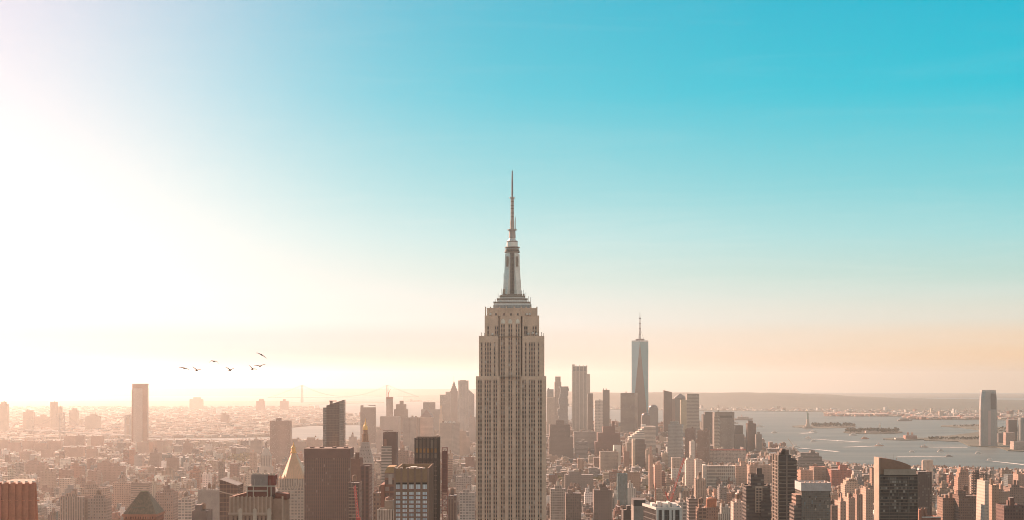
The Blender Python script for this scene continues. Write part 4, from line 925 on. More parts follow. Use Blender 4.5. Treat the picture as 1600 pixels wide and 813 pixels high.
def canted():
    D, dep = 1050, 14; x0, x1 = 1375, 1433.5; lx, lz, cx, cy, g = local(x0, x1, D, dep); claim(1366, x1 + 1, 715, D, 'curved top apartment tower', 830)
    root = thing('apartment_tower', 'dark gridded apartment tower with brown curved top and bright sunlit edge', 'tower', (cx, cy, g)); w = lx(x1); f = -dep / 2; H = lz(741.5)
    m = MB(); m.prism(rect(-w, w, f, dep / 2), -1, H, 'plain', (.085, .072, .062), cap=(.3, .25, .2)); m.build('wall', root)
    # curved brown screen: tall at the left, falling to the right
    pr = [(x0 - .6, 741.5), (1423.5, 741.5), (1423.5, 728), (1417, 725), (1407, 721.5), (1395, 718.4), (1384, 716.6), (x0 - .6, 715.6)]
    a = [(lx(p), f + .6, lz(r)) for p, r in pr]; b = [(p[0], dep / 2 - 1, p[2]) for p in a]; m = MB(); bc = (.32, .19, .13)
    m.face(a, 'plain', bc); m.face(b[::-1], 'plain', bc)
    for i in range(len(a)): j = (i + 1) % len(a); m.face([a[j], a[i], b[i], b[j]], 'plain', bc)
    m.build('curved_screen', root)
    m = MB(); m.box(-w - .9, -w + .1, f - .4, dep / 2, -1, lz(715.4), 'plain', (.46, .35, .27)); m.build('end_wall', root)
    m = MB(); m.box(lx(1381), lx(1431), f - .9, f + .4, H - .3, lz(733.5), 'plain', (.42, .34, .27)); m.build('parapet_band', root)
    for k in range(15):
        z = lz(745 + 5.05 * k); m = MB(); m.box(-w - .1, w + .2, f - .55, f + .2, z - .22, z + .22, 'plain', (.22, .165, .13)); m.build('floor_band', root)
    n = 0; protos = {}
    for k in range(14):
        z1 = lz(745.6 + 5.05 * k) - .05
        for i in range(16):
            if n >= 98: break
            if rnd.random() < .42: continue
            xa = -w + .7 + i * (2 * w - 1.4) / 16; c = rnd.choices([0, 1, 2, 3], [4, 3, 2, 2])[0]
            if c not in protos:
                m = MB(); m.box(0, (2 * w - 1.4) / 16 - .25, -.1, .1, 0, 1.55, 'glass_pane', [(.025, .023, .022), (.20, .18, .155), (.34, .31, .27), (.07, .06, .055)][c]); o = m.build('window', root); protos[c] = o
            else: o = protos[c].copy(); COL.objects.link(o); o.parent = root
            o.location = (xa, f, z1 - 1.75); n += 1
    for i in range(5):
        x = -w + i * 2 * w / 4; m = MB(); m.box(x - .3, x + .3, f - .5, f + .2, -1, H, 'plain', (.12, .1, .085)); m.build('pier', root)
    for p, r_ in ((1399.5, 711), (1405, 716), (1388, 714)):
        m = MB(); m.bar((lx(p), 0, lz(720)), (lx(p), 0, lz(r_)), .12, 'painted_steel', (.3, .2, .16)); m.build('aerial', root)
canted()
tower('brick_tower', 'dark brown ribbed tower directly right of the curved top tower', 1434.5, 1456, 737, 1750, 26, 'piers', (.15, .105, .085), (2.4, 3.6), ref='ribbed dark brown tower', bits=0)
def silo():
    D = 3300; lx, lz, cx, cy, g = local(1443, 1459.5, D, 20); claim(1442, 1460, 719, D, 'pair of cream cylinders', 735)
    root = thing('storage_tower', 'cream rounded twin cylinder tower at the water edge', 'tower', (cx, cy, g))
    for sx in (-1, 1):
        m = MB(); m.rings(sx * 5.6, 0, [(6.4, -1), (6.4, lz(720)), (5.6, lz(719.2))], 14, 'plain', (.62, .50, .40)); m.build('cylinder', root)
    m = MB(); m.box(-11, 11, 2, 9, 0, lz(721), 'plain', (.4, .31, .25)); m.build('core', root)
silo()
r_ = tower('office_tower', 'stepped salmon brick tower with small cap in front of the river', 1497, 1515, 746, 2700, 24, 'punched', (.52, .31, .22), (3, 3.7), ref='stepped salmon tower', steps=[(1499, 1513, 739), (1501, 1510, 734), (1503, 1507.5, 731, .3, .7)], bits=0)
def frame_building():
    D, dep = 2600, 26; x0, x1 = 1521, 1547; lx, lz, cx, cy, g = local(x0, x1, D, dep); claim(x0, x1, 735, D, 'open steel frame', 775)
    root = thing('unfinished_building', 'unfinished tower of open dark steel frames near the river', 'building', (cx, cy, g)); w = lx(x1); c = (.10, .075, .06)
    for i in range(6):
        for y in (-dep / 2, dep / 2):
            m = MB(); x = -w + i * 2 * w / 5; m.box(x - .6, x + .6, y - .6, y + .6, -1, lz(736 if i not in (2, 3) else 741), 'plain', c); m.build('column', root)
    z = lz(738)
    while z > 20:
        m = MB(); m.box(-w - .5, w + .5, -dep / 2 - .5, dep / 2 + .5, z - .5, z, 'plain', (.32, .22, .17)); m.build('floor_slab', root); z -= 4.4
    m = MB(); m.box(lx(1525), lx(1531), -8, 8, 0, lz(735), 'plain', (.13, .1, .085)); m.build('core', root)
frame_building()
def wedge():
    D, dep = 1700, 30; lx, lz, cx, cy, g = local(1538, 1546, D, dep); claim(1529, 1547, 752, D, 'white sided slab', 830)
    root = thing('apartment_tower', 'slim slab tower with a bright white side flaring towards its base', 'tower', (cx, cy, g)); w = lx(1546); H = lz(752)
    lo = [(-w - 2.2, -dep / 2), (w, -dep / 2), (w + 2, dep / 2), (-w - 3, dep / 2)]; hi = [(-w + 1.2, -dep / 2 + 1), (w - .5, -dep / 2 + 1), (w, dep / 2), (-w + 1, dep / 2)]
    m = MB(); m.prism(lo, -1, H, 'punched_small', (.62, .50, .41), (3, 3.6), top=hi, cap=(.5, .42, .35)); m.build('wall', root)
    m = MB(); m.box(-1, 2, -4, 6, H - .5, H + 2.5, 'plain', (.4, .28, .2)); m.build('penthouse', root)
wedge()
tower('apartment_tower', 'tan slab tower directly right of the white sided slab', 1550, 1561, 758, 1750, 34, 'punched_small', (.45, .30, .21), (3, 3.5), ref='tan slab tower', bits=1)
tower('loft_building', 'wide brown loft with rows of small windows and stepped roof', 1473, 1497, 778, 2000, 26, 'punched', (.30, .185, .13), (2.6, 3.5), 'building', ref='wide brown loft', bits=2)
tower('loft_building', 'darker brown loft with dense window grid and raised roof house', 1498, 1530, 775, 1980, 28, 'punched', (.22, .13, .095), (2.4, 3.4), 'building', ref='dense windowed loft', steps=[(1500, 1512, 768, .3, .7)], bits=2)
tower('apartment_building', 'dark brick block with red lit corner at the bottom right edge', 1569, 1600, 790, 1500, 26, 'punched', (.18, .10, .08), (2.8, 3.4), 'building', ref='dark corner brick block', bits=3)
tower('apartment_tower', 'pale tower with teal glazing beside the right edge', 1575, 1590, 742, 2900, 26, 'curtain', (.30, .34, .33), (3, 3.6), ref='pale teal tower', bits=1, yb=770)
tower('apartment_tower', 'plain salmon tower at the right edge beside the pale teal tower', 1591, 1606, 741, 2850, 30, 'punched_small', (.5, .33, .25), (3, 3.6), ref='plain salmon tower', bits=1, yb=770)
r_ = tower('office_building', 'near dark roof with white ledge and round water tanks at bottom right', 1440, 1470, 809, 1250, 24, 'plain', (.30, .14, .10), cat='building', ref='dark roof with white ledge', bits=0)
lx, lz, cx, cy, g = local(1440, 1470, 1250, 24)
m = MB(); m.box(lx(1436), lx(1440.2), -12, 12, 0, lz(797), 'plain', (.40, .18, .12)); m.build('end_wall', r_)
m = MB(); m.box(lx(1440.4), lx(1470), -12.6, -11.6, lz(809), lz(807.6), 'plain', WHITE); m.build('ledge', r_)
for p in (1444.5, 1449, 1454):
    m = MB(); m.rings(lx(p), 4, [(1.2, lz(809) - 1.2), (1.2, lz(798)), (.3, lz(795.5))], 10, 'plain', (.36, .2, .14)); m.build('water_tank', r_)

# --------------------------------------------- mid distance on the right
r_ = tower('terraced_building', 'large grey terraced block stepping down towards the water', 1246, 1291, 728, 3700, 60, 'ribbon', (.24, .225, .20), (4, 3.8), 'building', ref='grey terraced block', bits=0, steps=[(1246, 1288, 721, .05, .95), (1248, 1285, 714, .1, .9), (1252, 1281, 708, .15, .85), (1269, 1276, 704.5, .3, .7)], yb=732)
r_ = tower('office_building', 'painted sunlit left face of the grey terraced block', 1237, 1246, 713, 3750, 60, 'ribbon', (.55, .43, .33), (4, 3.8), 'building', ref='painted lit flank', bits=1, yb=745)  # sunlit flank of the terraced block, its light put into a pale tint
tower('brick_building', 'sunlit orange brick block under the grey terraced block', 1251, 1270, 735, 3300, 40, 'punched', (.52, .29, .20), (3, 3.8), 'building', ref='orange brick block', bits=2)
tower('brick_building', 'brown gridded warehouse with a red roof under the terraced block', 1271.5, 1292, 730, 3350, 50, 'punched', (.36, .24, .17), (3, 3.8), 'building', ref='red roofed warehouse', roof=(.4, .17, .12), bits=2)
tower('brick_building', 'red brick hall with a square stair tower left of the curved top tower', 1299, 1331, 734, 3300, 50, 'punched', (.42, .16, .11), (3, 4), 'building', ref='red brick hall', steps=[(1313, 1324, 727, .1, .5)], bits=1)
tower('brick_tower', 'stepped cream ziggurat house left of the curved top tower', 1320, 1343, 757, 2700, 34, 'punched', (.60, .43, .32), (3, 3.7), 'building', ref='cream ziggurat', steps=[(1323, 1341, 751), (1327, 1338, 748)], bits=1)
def arcade():
    D, dep = 3300, 44; x0, x1 = 1104.5, 1149; lx, lz, cx, cy, g = local(x0, x1, D, dep); claim(1097, x1, 727, D, 'long white colonnade', 748)
    root = thing('white_building', 'long white block with tall window bays and a bright end wall', 'building', (cx, cy, g)); w = lx(x1); H = lz(728)
    m = MB(); m.prism(rect(-w, w, -dep / 2, dep / 2), -1, H, 'bigwin', (.52, .46, .39), (4.4, 7.5), cap=(.5, .45, .4), parapet=1.2); m.build('wall', root)
    for i in range(15):
        x = -w + i * 2 * w / 14; m = MB(); m.box(x - .5, x + .5, -dep / 2 - .7, -dep / 2 + .2, 0, H - 3, 'plain', (.62, .56, .48)); m.build('pier', root)
    m = MB(); m.box(-w - 9, -w, -dep / 2 + 2, dep / 2, -1, H + 1, 'plain', (.72, .66, .58)); m.build('end_block', root)
    roof_bits(root, 2 * w, dep, H, 4, 'plain', (.6, .5, .42))
arcade()
tower('brick_building', 'orange stepped brick building right of the long white colonnade', 1150, 1167, 728, 3350, 36, 'punched', (.56, .36, .26), (3, 3.7), 'building', ref='orange stepped building', steps=[(1158, 1166.5, 721.5, .1, .6)], bits=1)
tower('office_building', 'wide tan block with cluttered roof left of the tall balcony tower', 1171, 1206, 727, 3400, 40, 'punched', (.46, .31, .23), (3, 3.7), 'building', ref='wide tan block', bits=5)
r_ = tower('market_building', 'low wide white building with a red roof edge before the grey towers', 1103, 1165, 703, 4300, 50, 'bigwin', (.56, .44, .37), (4, 4), 'building', ref='red edged low block', bits=4)
lx, lz, cx, cy, g = local(1103, 1165, 4300, 50); m = MB(); m.box(lx(1103) - .6, lx(1165) + .6, -25.6, -24.4, lz(704), lz(702.2), 'plain', (.55, .15, .12)); m.build('red_edge', r_)
tower('white_building', 'small sunlit white slab standing beside the red crane tip', 1079, 1085.5, 690, 3900, 24, 'punched_small', (.72, .64, .56), (3, 3.6), 'building', ref='white slab near crane', bits=1)
tower('white_building', 'white stepped apartment block right of the red crane tip', 1072, 1087, 719, 3300, 26, 'punched_small', (.66, .56, .48), (3, 3.6), 'building', steps=[(1074, 1083, 716)], bits=1)
tower('white_building', 'twin white block beside the stepped white apartments', 1087.5, 1097, 719, 3250, 26, 'punched_small', (.62, .5, .42), (3, 3.6), 'building', bits=1)
tower('apartment_tower', 'tall narrow cream slab with sunlit edge behind tan lofts', 988.5, 1007.5, 687, 4000, 26, 'curtain_dark', (.14, .13, .12), (2.6, 3.6), ref='dark fronted pale edged slab', bits=0)
for o in bpy.data.objects:
    if o.get('label', '').startswith('tall narrow cream slab'):
        o['label'] = 'dark fronted slab with a painted sunlit left edge below the white terraces'
        lx, lz, cx, cy, g = local(988.5, 1007.5, 4000, 26); m = MB(); m.box(lx(988.3), lx(992.5), -13.6, 13.2, 0, lz(686.6), 'punched_small', (.66, .54, .42), (3, 3.6)); m.build('end_wall', o)  # pale box paints in the sunlit left face
def terraces():
    D, dep = 4600, 60; x0, x1 = 983, 1024.5; lx, lz, cx, cy, g = local(x0, x1, D, dep); claim(x0, x1, 664, D, 'white terraced block', 690)
    root = thing('terraced_building', 'white concrete block whose roof climbs in terraces below the glass spire', 'building', (cx, cy, g)); w = lx(x1); m = MB(); n = 7; wl = (.74, .66, .57)
    for i in range(n):
        xa = lx(983 + i * 4.0); m.prism(rect(xa, lx(1008), -dep / 2 - 6 + i * 1.5, dep / 2), -1 if i == 0 else lz(683 - (i - 1) * 2.7) , lz(683 - i * 2.7), 'ribbon', wl, (4, 5), cap=wl)
    m.prism(rect(lx(1006), w, -dep / 2 - 2, dep / 2), -1, lz(666.5), 'ribbon', (.62, .53, .44), (4, 4), cap=wl); m.build('wall', root)
    m = MB(); m.box(lx(1003), lx(1010), -6, 8, lz(668), lz(663.6), 'plain', WHITE); m.build('penthouse', root)
terraces()
tower('art_deco_block', 'massive dark stepped office block just right of the central tower', 858, 896, 683, 4400, 60, 'punched_small', (.16, .125, .105), (3, 3.8), 'building', ref='dark stepped block', steps=[(859, 891, 663.5, .05, .9), (869, 882, 657.5, .2, .7)], bits=1, yb=712)
tower('brick_tower', 'dark red stepped brick pyramid of offices among downtown towers', 930, 972, 690, 4600, 60, 'punched_small', (.17, .085, .065), (3, 3.8), ref='dark red stepped block', steps=[(934, 969, 676, .06, .9), (942.5, 961.5, 666.5, .15, .8), (957, 961, 659, .3, .6)], bits=0, yb=712)
tower('office_building', 'grey office block with gridded face between two dark stepped blocks', 897, 931, 675, 4700, 50, 'punched', (.30, .27, .245), (3, 3.8), 'building', ref='grey gridded offices', bits=3, yb=700)
tower('office_building', 'squat grey block with terraces in front of the grey gridded offices', 899, 918, 690, 4400, 40, 'ribbon', (.26, .23, .21), (3, 3.8), 'building', bits=2, yb=715)
tower('office_building', 'wide tan block with flat roof below the dark red stepped block', 938, 966, 706, 3900, 44, 'punched', (.40, .32, .255), (3, 3.7), 'building', ref='wide flat tan block', bits=3, yb=735)
tower('white_building', 'small bright white cube beside the wide flat tan block', 959, 970, 696, 3950, 30, 'plain', (.74, .67, .58), cat='building', bits=1, yb=706)
tower('brick_tower', 'slim dark red chimney like tower right of the tan block', 975, 983.5, 706, 3850, 20, 'plain', (.27, .15, .11), ref='slim dark red tower', bits=0, yb=732)
tower('brick_tower', 'slim salmon tower with thin turret left of the red crane', 1014.5, 1020, 711, 3200, 16, 'punched_small', (.55, .36, .27), (3, 3.6), ref='slim salmon tower', steps=[(1016, 1018.5, 697, .4, .6)], bits=0, yb=742)
tower('brick_building', 'salmon brick block with two roof towers left of the red crane', 1023, 1034, 727, 3000, 24, 'punched_small', (.56, .34, .25), (3, 3.6), 'building', bits=2, yb=748)

def corner(name, label, xa, xm, xb, yt, D, dep, fac, tint, side=None, bay=(3, 3.8), ref=None, yb=None, steps=(), bits=1, roof=None):
    """tower showing a sunlit left flank xa..xm and a front xm..xb: turned a little on its plot"""
    rot = 16.0; w = (X(xb, D) - X(xm, D)) / math.cos(R(rot)); ang = rot + math.degrees(math.atan2(X(xm, D), D)); d = min(70, max(10, (X(xm, D) - X(xa, D)) / math.sin(R(max(6, ang)))))
    c, s_ = math.cos(R(-rot)), math.sin(R(-rot))
    # local front-left corner (-w/2, -d/2) lands on (X(xm), D)
    ox, oy = -w / 2 * c + d / 2 * s_, -w / 2 * s_ - d / 2 * c
    cx, cy = X(xm, D) - ox, D - oy; g = gz(cx, cy) + 2.5; H = Z(yt, D) - g; claim(xa, xb, yt, D, ref, yb)
    return building(name, label, 'tower', cx, cy, w, d, H, fac, tint, bay, -rot, roof, [(a, b, e, f_, Z(y, D) - g) for a, b, e, f_, y in steps], bits), w, d, H
corner('office_tower', 'broad brown slab with striped sunlit flank beside the faceted glass spire', 961, 969.5, 991, 614.5, 5900, 0, 'ribbon', (.24, .195, .16), ref='striped flank slab', yb=662, bay=(3, 4.2))
corner('glass_tower', 'white glass tower with a bright cream flank and dark roof dome', 1038, 1044, 1064.5, 663, 4000, 0, 'curtain', (.50, .49, .45), ref='white glass tower', yb=708, steps=[(.1, .7, .1, .8, 659)])
corner('brick_tower', 'brown brick tower with salmon flank right of the white glass tower', 1065, 1070.5, 1085, 670, 4300, 0, 'piers', (.30, .19, .15), ref='salmon flank tower', yb=700)
corner('brick_tower', 'wide brown ribbed tower with orange flank left of the grey crowned offices', 1085.5, 1089.5, 1107.5, 673, 4250, 0, 'piers', (.33, .21, .155), ref='orange flank tower', yb=708)
tower('office_tower', 'dark tower with raised right half behind the grey crowned offices', 1099, 1117, 648, 5100, 50, 'piers_dark', (.17, .15, .13), ref='dark sloped tower', steps=[(1102, 1117, 644)], bits=0, yb=690)
r_ = tower('office_tower', 'large grey office tower with dark crown band above the harbour', 1116.5, 1147.5, 644, 4900, 50, 'piers', (.31, .265, .22), (3, 4), ref='grey crowned offices', bits=1, yb=700)
lx, lz, cx, cy, g = local(1116.5, 1147.5, 4900, 50); m = MB(); m.box(lx(1119), lx(1144), -25.4, -24.6, lz(653), lz(649.6), 'plain', (.10, .085, .075)); m.build('crown_band', r_)
corner('office_tower', 'striped tan tower with pale flank in front of the grey crowned offices', 1109, 1116, 1122, 651.5, 4750, 0, 'ribbon', (.44, .36, .28), ref='striped tan tower', yb=700, bay=(3, 4.4))
tower('office_tower', 'low dark teal block right of the grey crowned offices', 1148, 1161, 665, 5000, 40, 'curtain_dark', (.15, .17, .165), steps=[], bits=0, ref='dark teal block', yb=690)
tower('office_building', 'dark lower office block in front of the dark teal block', 1148, 1163, 679, 4900, 30, 'punched_small', (.17, .14, .12), cat='building', bits=0, yb=696)
tower('apartment_tower', 'red brown waterside tower with teal glass side at the island tip', 1168, 1181.5, 662, 4950, 34, 'curtain_dark', (.26, .18, .145), ref='waterside red tower', steps=[(1170, 1177, 657.5, .2, .6)], bits=0, yb=700)
tower('apartment_tower', 'shorter grey tower with small cap at the water edge', 1181.5, 1190.5, 679, 4900, 30, 'punched_small', (.22, .19, .165), ref='shorter waterside tower', steps=[(1184, 1188, 675.5, .3, .7)], bits=0, yb=702)

# --------------------------------------------- downtown skyline
def dome_tower(name, label, x0, x1, yt, ysh, D, dep, fac, tint, ref=None, yb=None):
    lx, lz, cx, cy, g = local(x0, x1, D, dep); claim(x0, x1, yt, D, ref, yb); root = thing(name, label, 'tower', (cx, cy, g)); w = lx(x1); m = MB()
    m.prism(rect(-w, w, -dep / 2, dep / 2), -1, lz(ysh), fac, tint, (3, 4), cap=tint); m.build('wall', root)
    m = MB(); h = lz(yt) - lz(ysh); m.rings(0, 0, [(w * math.cos(R(a)) * 1.0, lz(ysh) + h * math.sin(R(a))) for a in (0, 20, 40, 60, 78)], 16, 'metal', tuple(c * .8 for c in tint), sq=(1, dep / 2 / w)); m.build('dome', root); return root
def pyr_tower(name, label, x0, x1, yap, ysh, D, dep, fac, tint, rt, ref=None, yb=None):
    lx, lz, cx, cy, g = local(x0, x1, D, dep); claim(x0, x1, yap, D, ref, yb); root = thing(name, label, 'tower', (cx, cy, g)); w = lx(x1); m = MB()
    m.prism(rect(-w, w, -dep / 2, dep / 2), -1, lz(ysh), fac, tint, (3, 4)); m.build('wall', root)
    m = MB(); m.prism(rect(-w, w, -dep / 2, dep / 2), lz(ysh), lz(yap), 'metal', rt, top=rect(-.4, .4, -.4, .4), cap=rt); m.build('pyramid_roof', root); return root, lx, lz, w
dome_tower('office_tower', 'grey tower with rounded dome roof right of the faceted glass spire', 1014, 1028.5, 632.5, 638, 5700, 40, 'punched_small', (.24, .22, .205), 'grey domed tower', 680)
dome_tower('office_building', 'low dark domed block at the foot of the glass spire', 1003, 1016, 645, 650, 5500, 34, 'punched_small', (.2, .17, .155), 'low dark dome', 672)
slanted('glass_tower', 'dark brown tower flaring to a tilted top left of the pyramid roof', 1037, 1050, 610, 613, 6000, 34, 'curtain_dark', (.19, .135, .115), (2.6, 3.8), 'flared dark tower', 668)
tower('office_tower', 'narrow brown tower wedged between flared tower and pyramid roof', 1049.5, 1055, 624, 6150, 34, 'punched_small', (.27, .2, .16), yb=660, bits=0)
pyr_tower('office_tower', 'grey office tower under a low pyramid roof among downtown towers', 1054, 1073.5, 615, 622, 6300, 50, 'punched_small', (.20, .185, .165), (.24, .22, .2), 'pyramid roof tower', 668)
tower('office_tower', 'pale yellow slab in front of the low pyramid roof', 1064, 1073, 625, 5900, 40, 'ribbon', (.52, .44, .28), (3, 3.8), ref='pale yellow slab', bits=0, yb=672)
tower('office_tower', 'square topped tower with horizontal stripes right of the pale yellow slab', 1073.2, 1092.5, 615.5, 5900, 44, 'ribbon', (.36, .31, .25), (3, 5.6), ref='striped square tower', bits=0, yb=672)
tower('office_tower', 'teal topped tower half hidden by the central tower', 855, 865, 608.5, 6100, 40, 'curtain', (.22, .30, .30), (3, 4), ref='teal topped tower', bits=1, yb=665)
tower('office_tower', 'tan ribbed tower with toothed cornice beside the teal topped tower', 854.5, 866.5, 620.5, 5900, 40, 'piers', (.50, .42, .34), (3, 4), cornice=True, bits=0, yb=665)
tower('office_tower', 'slender tan tower with narrowed square top right of the central tower', 866.5, 877, 597, 6500, 28, 'piers', (.34, .28, .235), (3, 4), ref='slender tan tower', steps=[(867.5, 876, 588.5)], bits=0, yb=665)
def stacked():
    D, dep = 5300, 36; x0, x1 = 873, 888; lx, lz, cx, cy, g = local(x0, x1, D, dep); claim(x0 - 1, x1 + 1, 604, D, 'stacked block tower', 690)
    root = thing('apartment_tower', 'pale tower of staggered stacked boxes with ragged edges', 'tower', (cx, cy, g)); w = lx(x1); m = MB(); z = -1; H = lz(604); top = H
    k = 0
    while z < H - 1:
        h = 9 if z > H * .55 else 16
        j = (3.5 if z > H * .5 else 1.2); a, b = rnd.uniform(-j, j), rnd.uniform(-j, j)
        if z > H * .8: a += 4
        m.prism(rect(-w + a, w + b, -dep / 2 + rnd.uniform(-j, j), dep / 2), z, min(H, z + h), 'curtain', (.36, .36, .34), (3, 3.4), cap=(.45, .43, .4)); z += h
    m.build('wall', root)
stacked()
r_ = tower('stone_tower', 'tall pale ribbed tower with open framed crown left of the glass spire', 894, 917.5, 580, 6000, 40, 'piers', (.40, .365, .315), (3.2, 4), ref='tall pale ribbed tower', bits=0, yb=670)
lx, lz, cx, cy, g = local(894, 917.5, 6000, 40)
m = MB(); m.box(lx(895), lx(916.5), -18, 18, lz(581), lz(572.5), 'curtain_dark', (.2, .25, .25), (3, 4)); m.build('crown_glazing', r_)
for p in (894.6, 900, 905.6, 911.4, 916.9):
    m = MB(); m.box(lx(p) - 1.5, lx(p) + 1.5, -20.6, -18.6, 0, lz(571), 'plain', (.48, .44, .38)); m.build('pier', r_)
m = MB(); m.box(lx(894), lx(898), -20.4, -16, lz(573), lz(569.6), 'plain', (.45, .4, .35)); m.build('corner_block', r_)
tower('office_tower', 'plain pale slab behind the tall pale ribbed tower', 917, 922, 584.5, 6300, 40, 'punched_small', (.44, .38, .32), bits=0, yb=615)
tower('office_tower', 'dark narrow tower right of the tall pale ribbed tower', 918, 926.5, 615, 6050, 36, 'curtain_dark', (.17, .165, .155), ref='dark narrow tower', bits=0, yb=668)
tower('office_tower', 'white gridded tower left of the dark narrow black glass tower', 929.5, 942, 626, 5600, 36, 'paired', (.58, .52, .45), (5, 5.5), ref='white gridded tower', bits=1, yb=668)
tower('glass_tower', 'black narrow glass tower with ragged top beside the white gridded tower', 942, 952.5, 609.5, 6400, 34, 'curtain_dark', (.12, .125, .12), (3, 3.8), ref='black narrow tower', bits=2, yb=668)

# left part of downtown
tower('office_block', 'long pale grey slab left of the courthouse pyramid', 593.5, 624, 651, 5200, 50, 'punched_small', (.40, .33, .29), ref='long pale slab', bits=1, yb=700)
r_ = tower('unfinished_tower', 'slim unfinished tower topped with red steel left of downtown', 603.5, 613.5, 621, 5600, 24, 'punched', (.44, .33, .28), (3, 3.8), ref='slim unfinished tower', bits=0, yb=655)
lx, lz, cx, cy, g = local(603.5, 613.5, 5600, 24)
m = MB(); m.bar((lx(606.5), 0, lz(622)), (lx(606.5), 0, lz(613)), 1.2, 'painted_steel', (.5, .14, .1)); m.bar((lx(606.5), 0, lz(616)), (lx(609.5), 0, lz(608.5)), .9, 'painted_steel', (.5, .14, .1)); m.build('roof_crane', r_)
m = MB(); m.box(lx(603.5) - .3, lx(613.5) + .3, -12.5, 12, lz(623.4), lz(620.4), 'plain', (.45, .22, .17)); m.build('red_band', r_)
tower('office_tower', 'dark stepped brown tower right of the slim unfinished tower', 615.5, 636.5, 640, 5800, 40, 'punched_small', (.24, .18, .15), ref='dark stepped tower', steps=[(618.5, 634, 632), (624, 630, 626.5, .3, .7)], bits=0, yb=655)
corner('office_block', 'brown block with a bright cream flank left of the courthouse pyramid', 624, 630, 641, 653, 4800, 0, 'punched_small', (.33, .25, .21), ref='cream flank block', yb=690)
corner('office_block', 'pinkish block with an orange flank right of the cream flanked block', 641, 643.5, 653, 652.5, 4950, 0, 'punched_small', (.36, .25, .2), ref='orange flank block', yb=680)
tower('office_tower', 'flat topped grey tower behind the courthouse pyramid', 661, 679.5, 629, 6200, 50, 'piers', (.31, .27, .245), steps=[], ref='flat grey tower', bits=0, yb=645)
tower('office_block', 'wide low grey shoulders of offices behind the courthouse pyramid', 658, 688, 640, 6000, 40, 'punched_small', (.31, .265, .235), cat='building', bits=1, yb=665)
r_, lx, lz, w = pyr_tower('courthouse_tower', 'cream courthouse tower with colonnade and pointed pyramid roof', 656, 676.5, 640, 652, 5000, 40, 'punched_small', (.50, .38, .31), (.42, .25, .19), 'courthouse pyramid', 690)
m = MB(); m.box(-w - .6, w + .6, -20.6, 20.6, lz(668), lz(666.6), 'plain', (.58, .46, .38)); m.build('cornice', r_)
m = MB(); m.box(-w - .6, w + .6, -20.6, 20.6, lz(653), lz(651.6), 'plain', (.58, .46, .38)); m.build('cornice', r_)
r_ = tower('office_tower', 'white ribbed slab left of the stepped spire tower', 687.5, 704, 617, 6300, 40, 'piers', (.50, .44, .38), (4, 4.4), ref='white ribbed slab', bits=0, yb=660, steps=[(696, 704, 612.5, .3, .9)])
def deco_spire():
    D, dep = 6600, 34; x0, x1 = 703, 715; lx, lz, cx, cy, g = local(x0, x1, D, dep); claim(x0, x1, 588, D, 'stepped spire tower', 660)
    root = thing('spired_tower', 'stepped stone tower tapering to a slim spire among downtown towers', 'tower', (cx, cy, g)); w = lx(x1); c = (.34, .28, .24); m = MB()
    for k, (s, a, b) in enumerate(((1, 700, 611), (.78, 611, 607), (.55, 607, 603.5), (.36, 603.5, 600))):
        m.prism(rect(-w * s, w * s, -dep / 2 * s, dep / 2 * s), -1 if k == 0 else lz(a), lz(b), 'punched_small', c, (3, 4), cap=c)
    m.build('wall', root)
    m = MB(); m.rings(0, 0, [(w * .34, lz(600.2)), (w * .2, lz(598)), (.6, lz(595.5)), (.5, lz(588))], 8, 'metal', (.3, .26, .22)); m.build('spire', root)
deco_spire()
def rippled():
    D, dep = 6000, 34; x0, x1 = 715.5, 732; lx, lz, cx, cy, g = local(x0, x1, D, dep); claim(x0, x1, 594.5, D, 'rippled steel tower', 670)
    root = thing('steel_tower', 'tall rippled pale steel tower left of the central tower', 'tower', (cx, cy, g)); w = lx(x1); n = 28
    def ring(z):
        out = []
        for i in range(n):
            a = 2 * math.pi * (i + .5) / n; sx = max(-1, min(1, 1.35 * math.cos(a))); sy = max(-1, min(1, 1.35 * math.sin(a))); k = 1 + .05 * math.sin(z * .021 + i * 1.9) * math.sin(i * .8 + z * .007)
            out.append((w * sx * k * (1 if z < lz(640) else .97), dep / 2 * sy * k))
        return out
    m = MB(); zs = [-1 + (lz(594.8) + 1) * k / 22 for k in range(23)]
    for a, b in zip(zs, zs[1:]): m.prism(ring(a), a, b, 'punched', (.44, .40, .36), (4, 4), top=ring(b))
    m.face([(*p, zs[-1]) for p in ring(zs[-1])], 'roofing', (.3, .27, .25)); m.build('wall', root)
    m = MB(); m.box(-w * .6, w * .5, -8, 8, zs[-1] - 1, zs[-1] + 2, 'plain', (.4, .3, .25)); m.build('penthouse', root)
rippled()
slanted('glass_tower', 'bluish slanted tower between rippled steel tower and central tower', 732, 741, 609, 617, 6400, 34, 'curtain', (.34, .34, .34), (3, 4), 'bluish slanted tower', 660)
def civic():
    D, dep = 5400, 30; x0, x1 = 686.5, 691; lx, lz, cx, cy, g = local(x0, x1, D, dep); claim(x0, x1, 633, D, None, 660)
    root = thing('civic_tower', 'thin sunlit wedding cake spire above the white capped block', 'tower', (cx, cy, g)); m = MB(); c = (.64, .50, .38)
    for s, a, b in ((1.3, 700, 655), (1, 655, 648), (.75, 648, 642), (.45, 642, 637)): m.prism(rect(-5.4 * s, 5.4 * s, -5.4 * s, 5.4 * s), -1 if a == 700 else lz(a), lz(b), 'punched_small', c, (3, 4), cap=c)
    m.build('wall', root); m = MB(); m.rings(0, 0, [(2, lz(637.3)), (1.2, lz(634.5)), (.2, lz(632))], 8, 'gilding', (.9, .6, .3)); m.build('gilt_tip', root)
civic()
r_, w_, d_, H_ = corner('stone_tower', 'tan stone block with a bright white flank and small pyramid caps', 678.5, 687, 707, 661, 4500, 0, 'punched_small', (.44, .35, .29), ref='white capped block', yb=705)
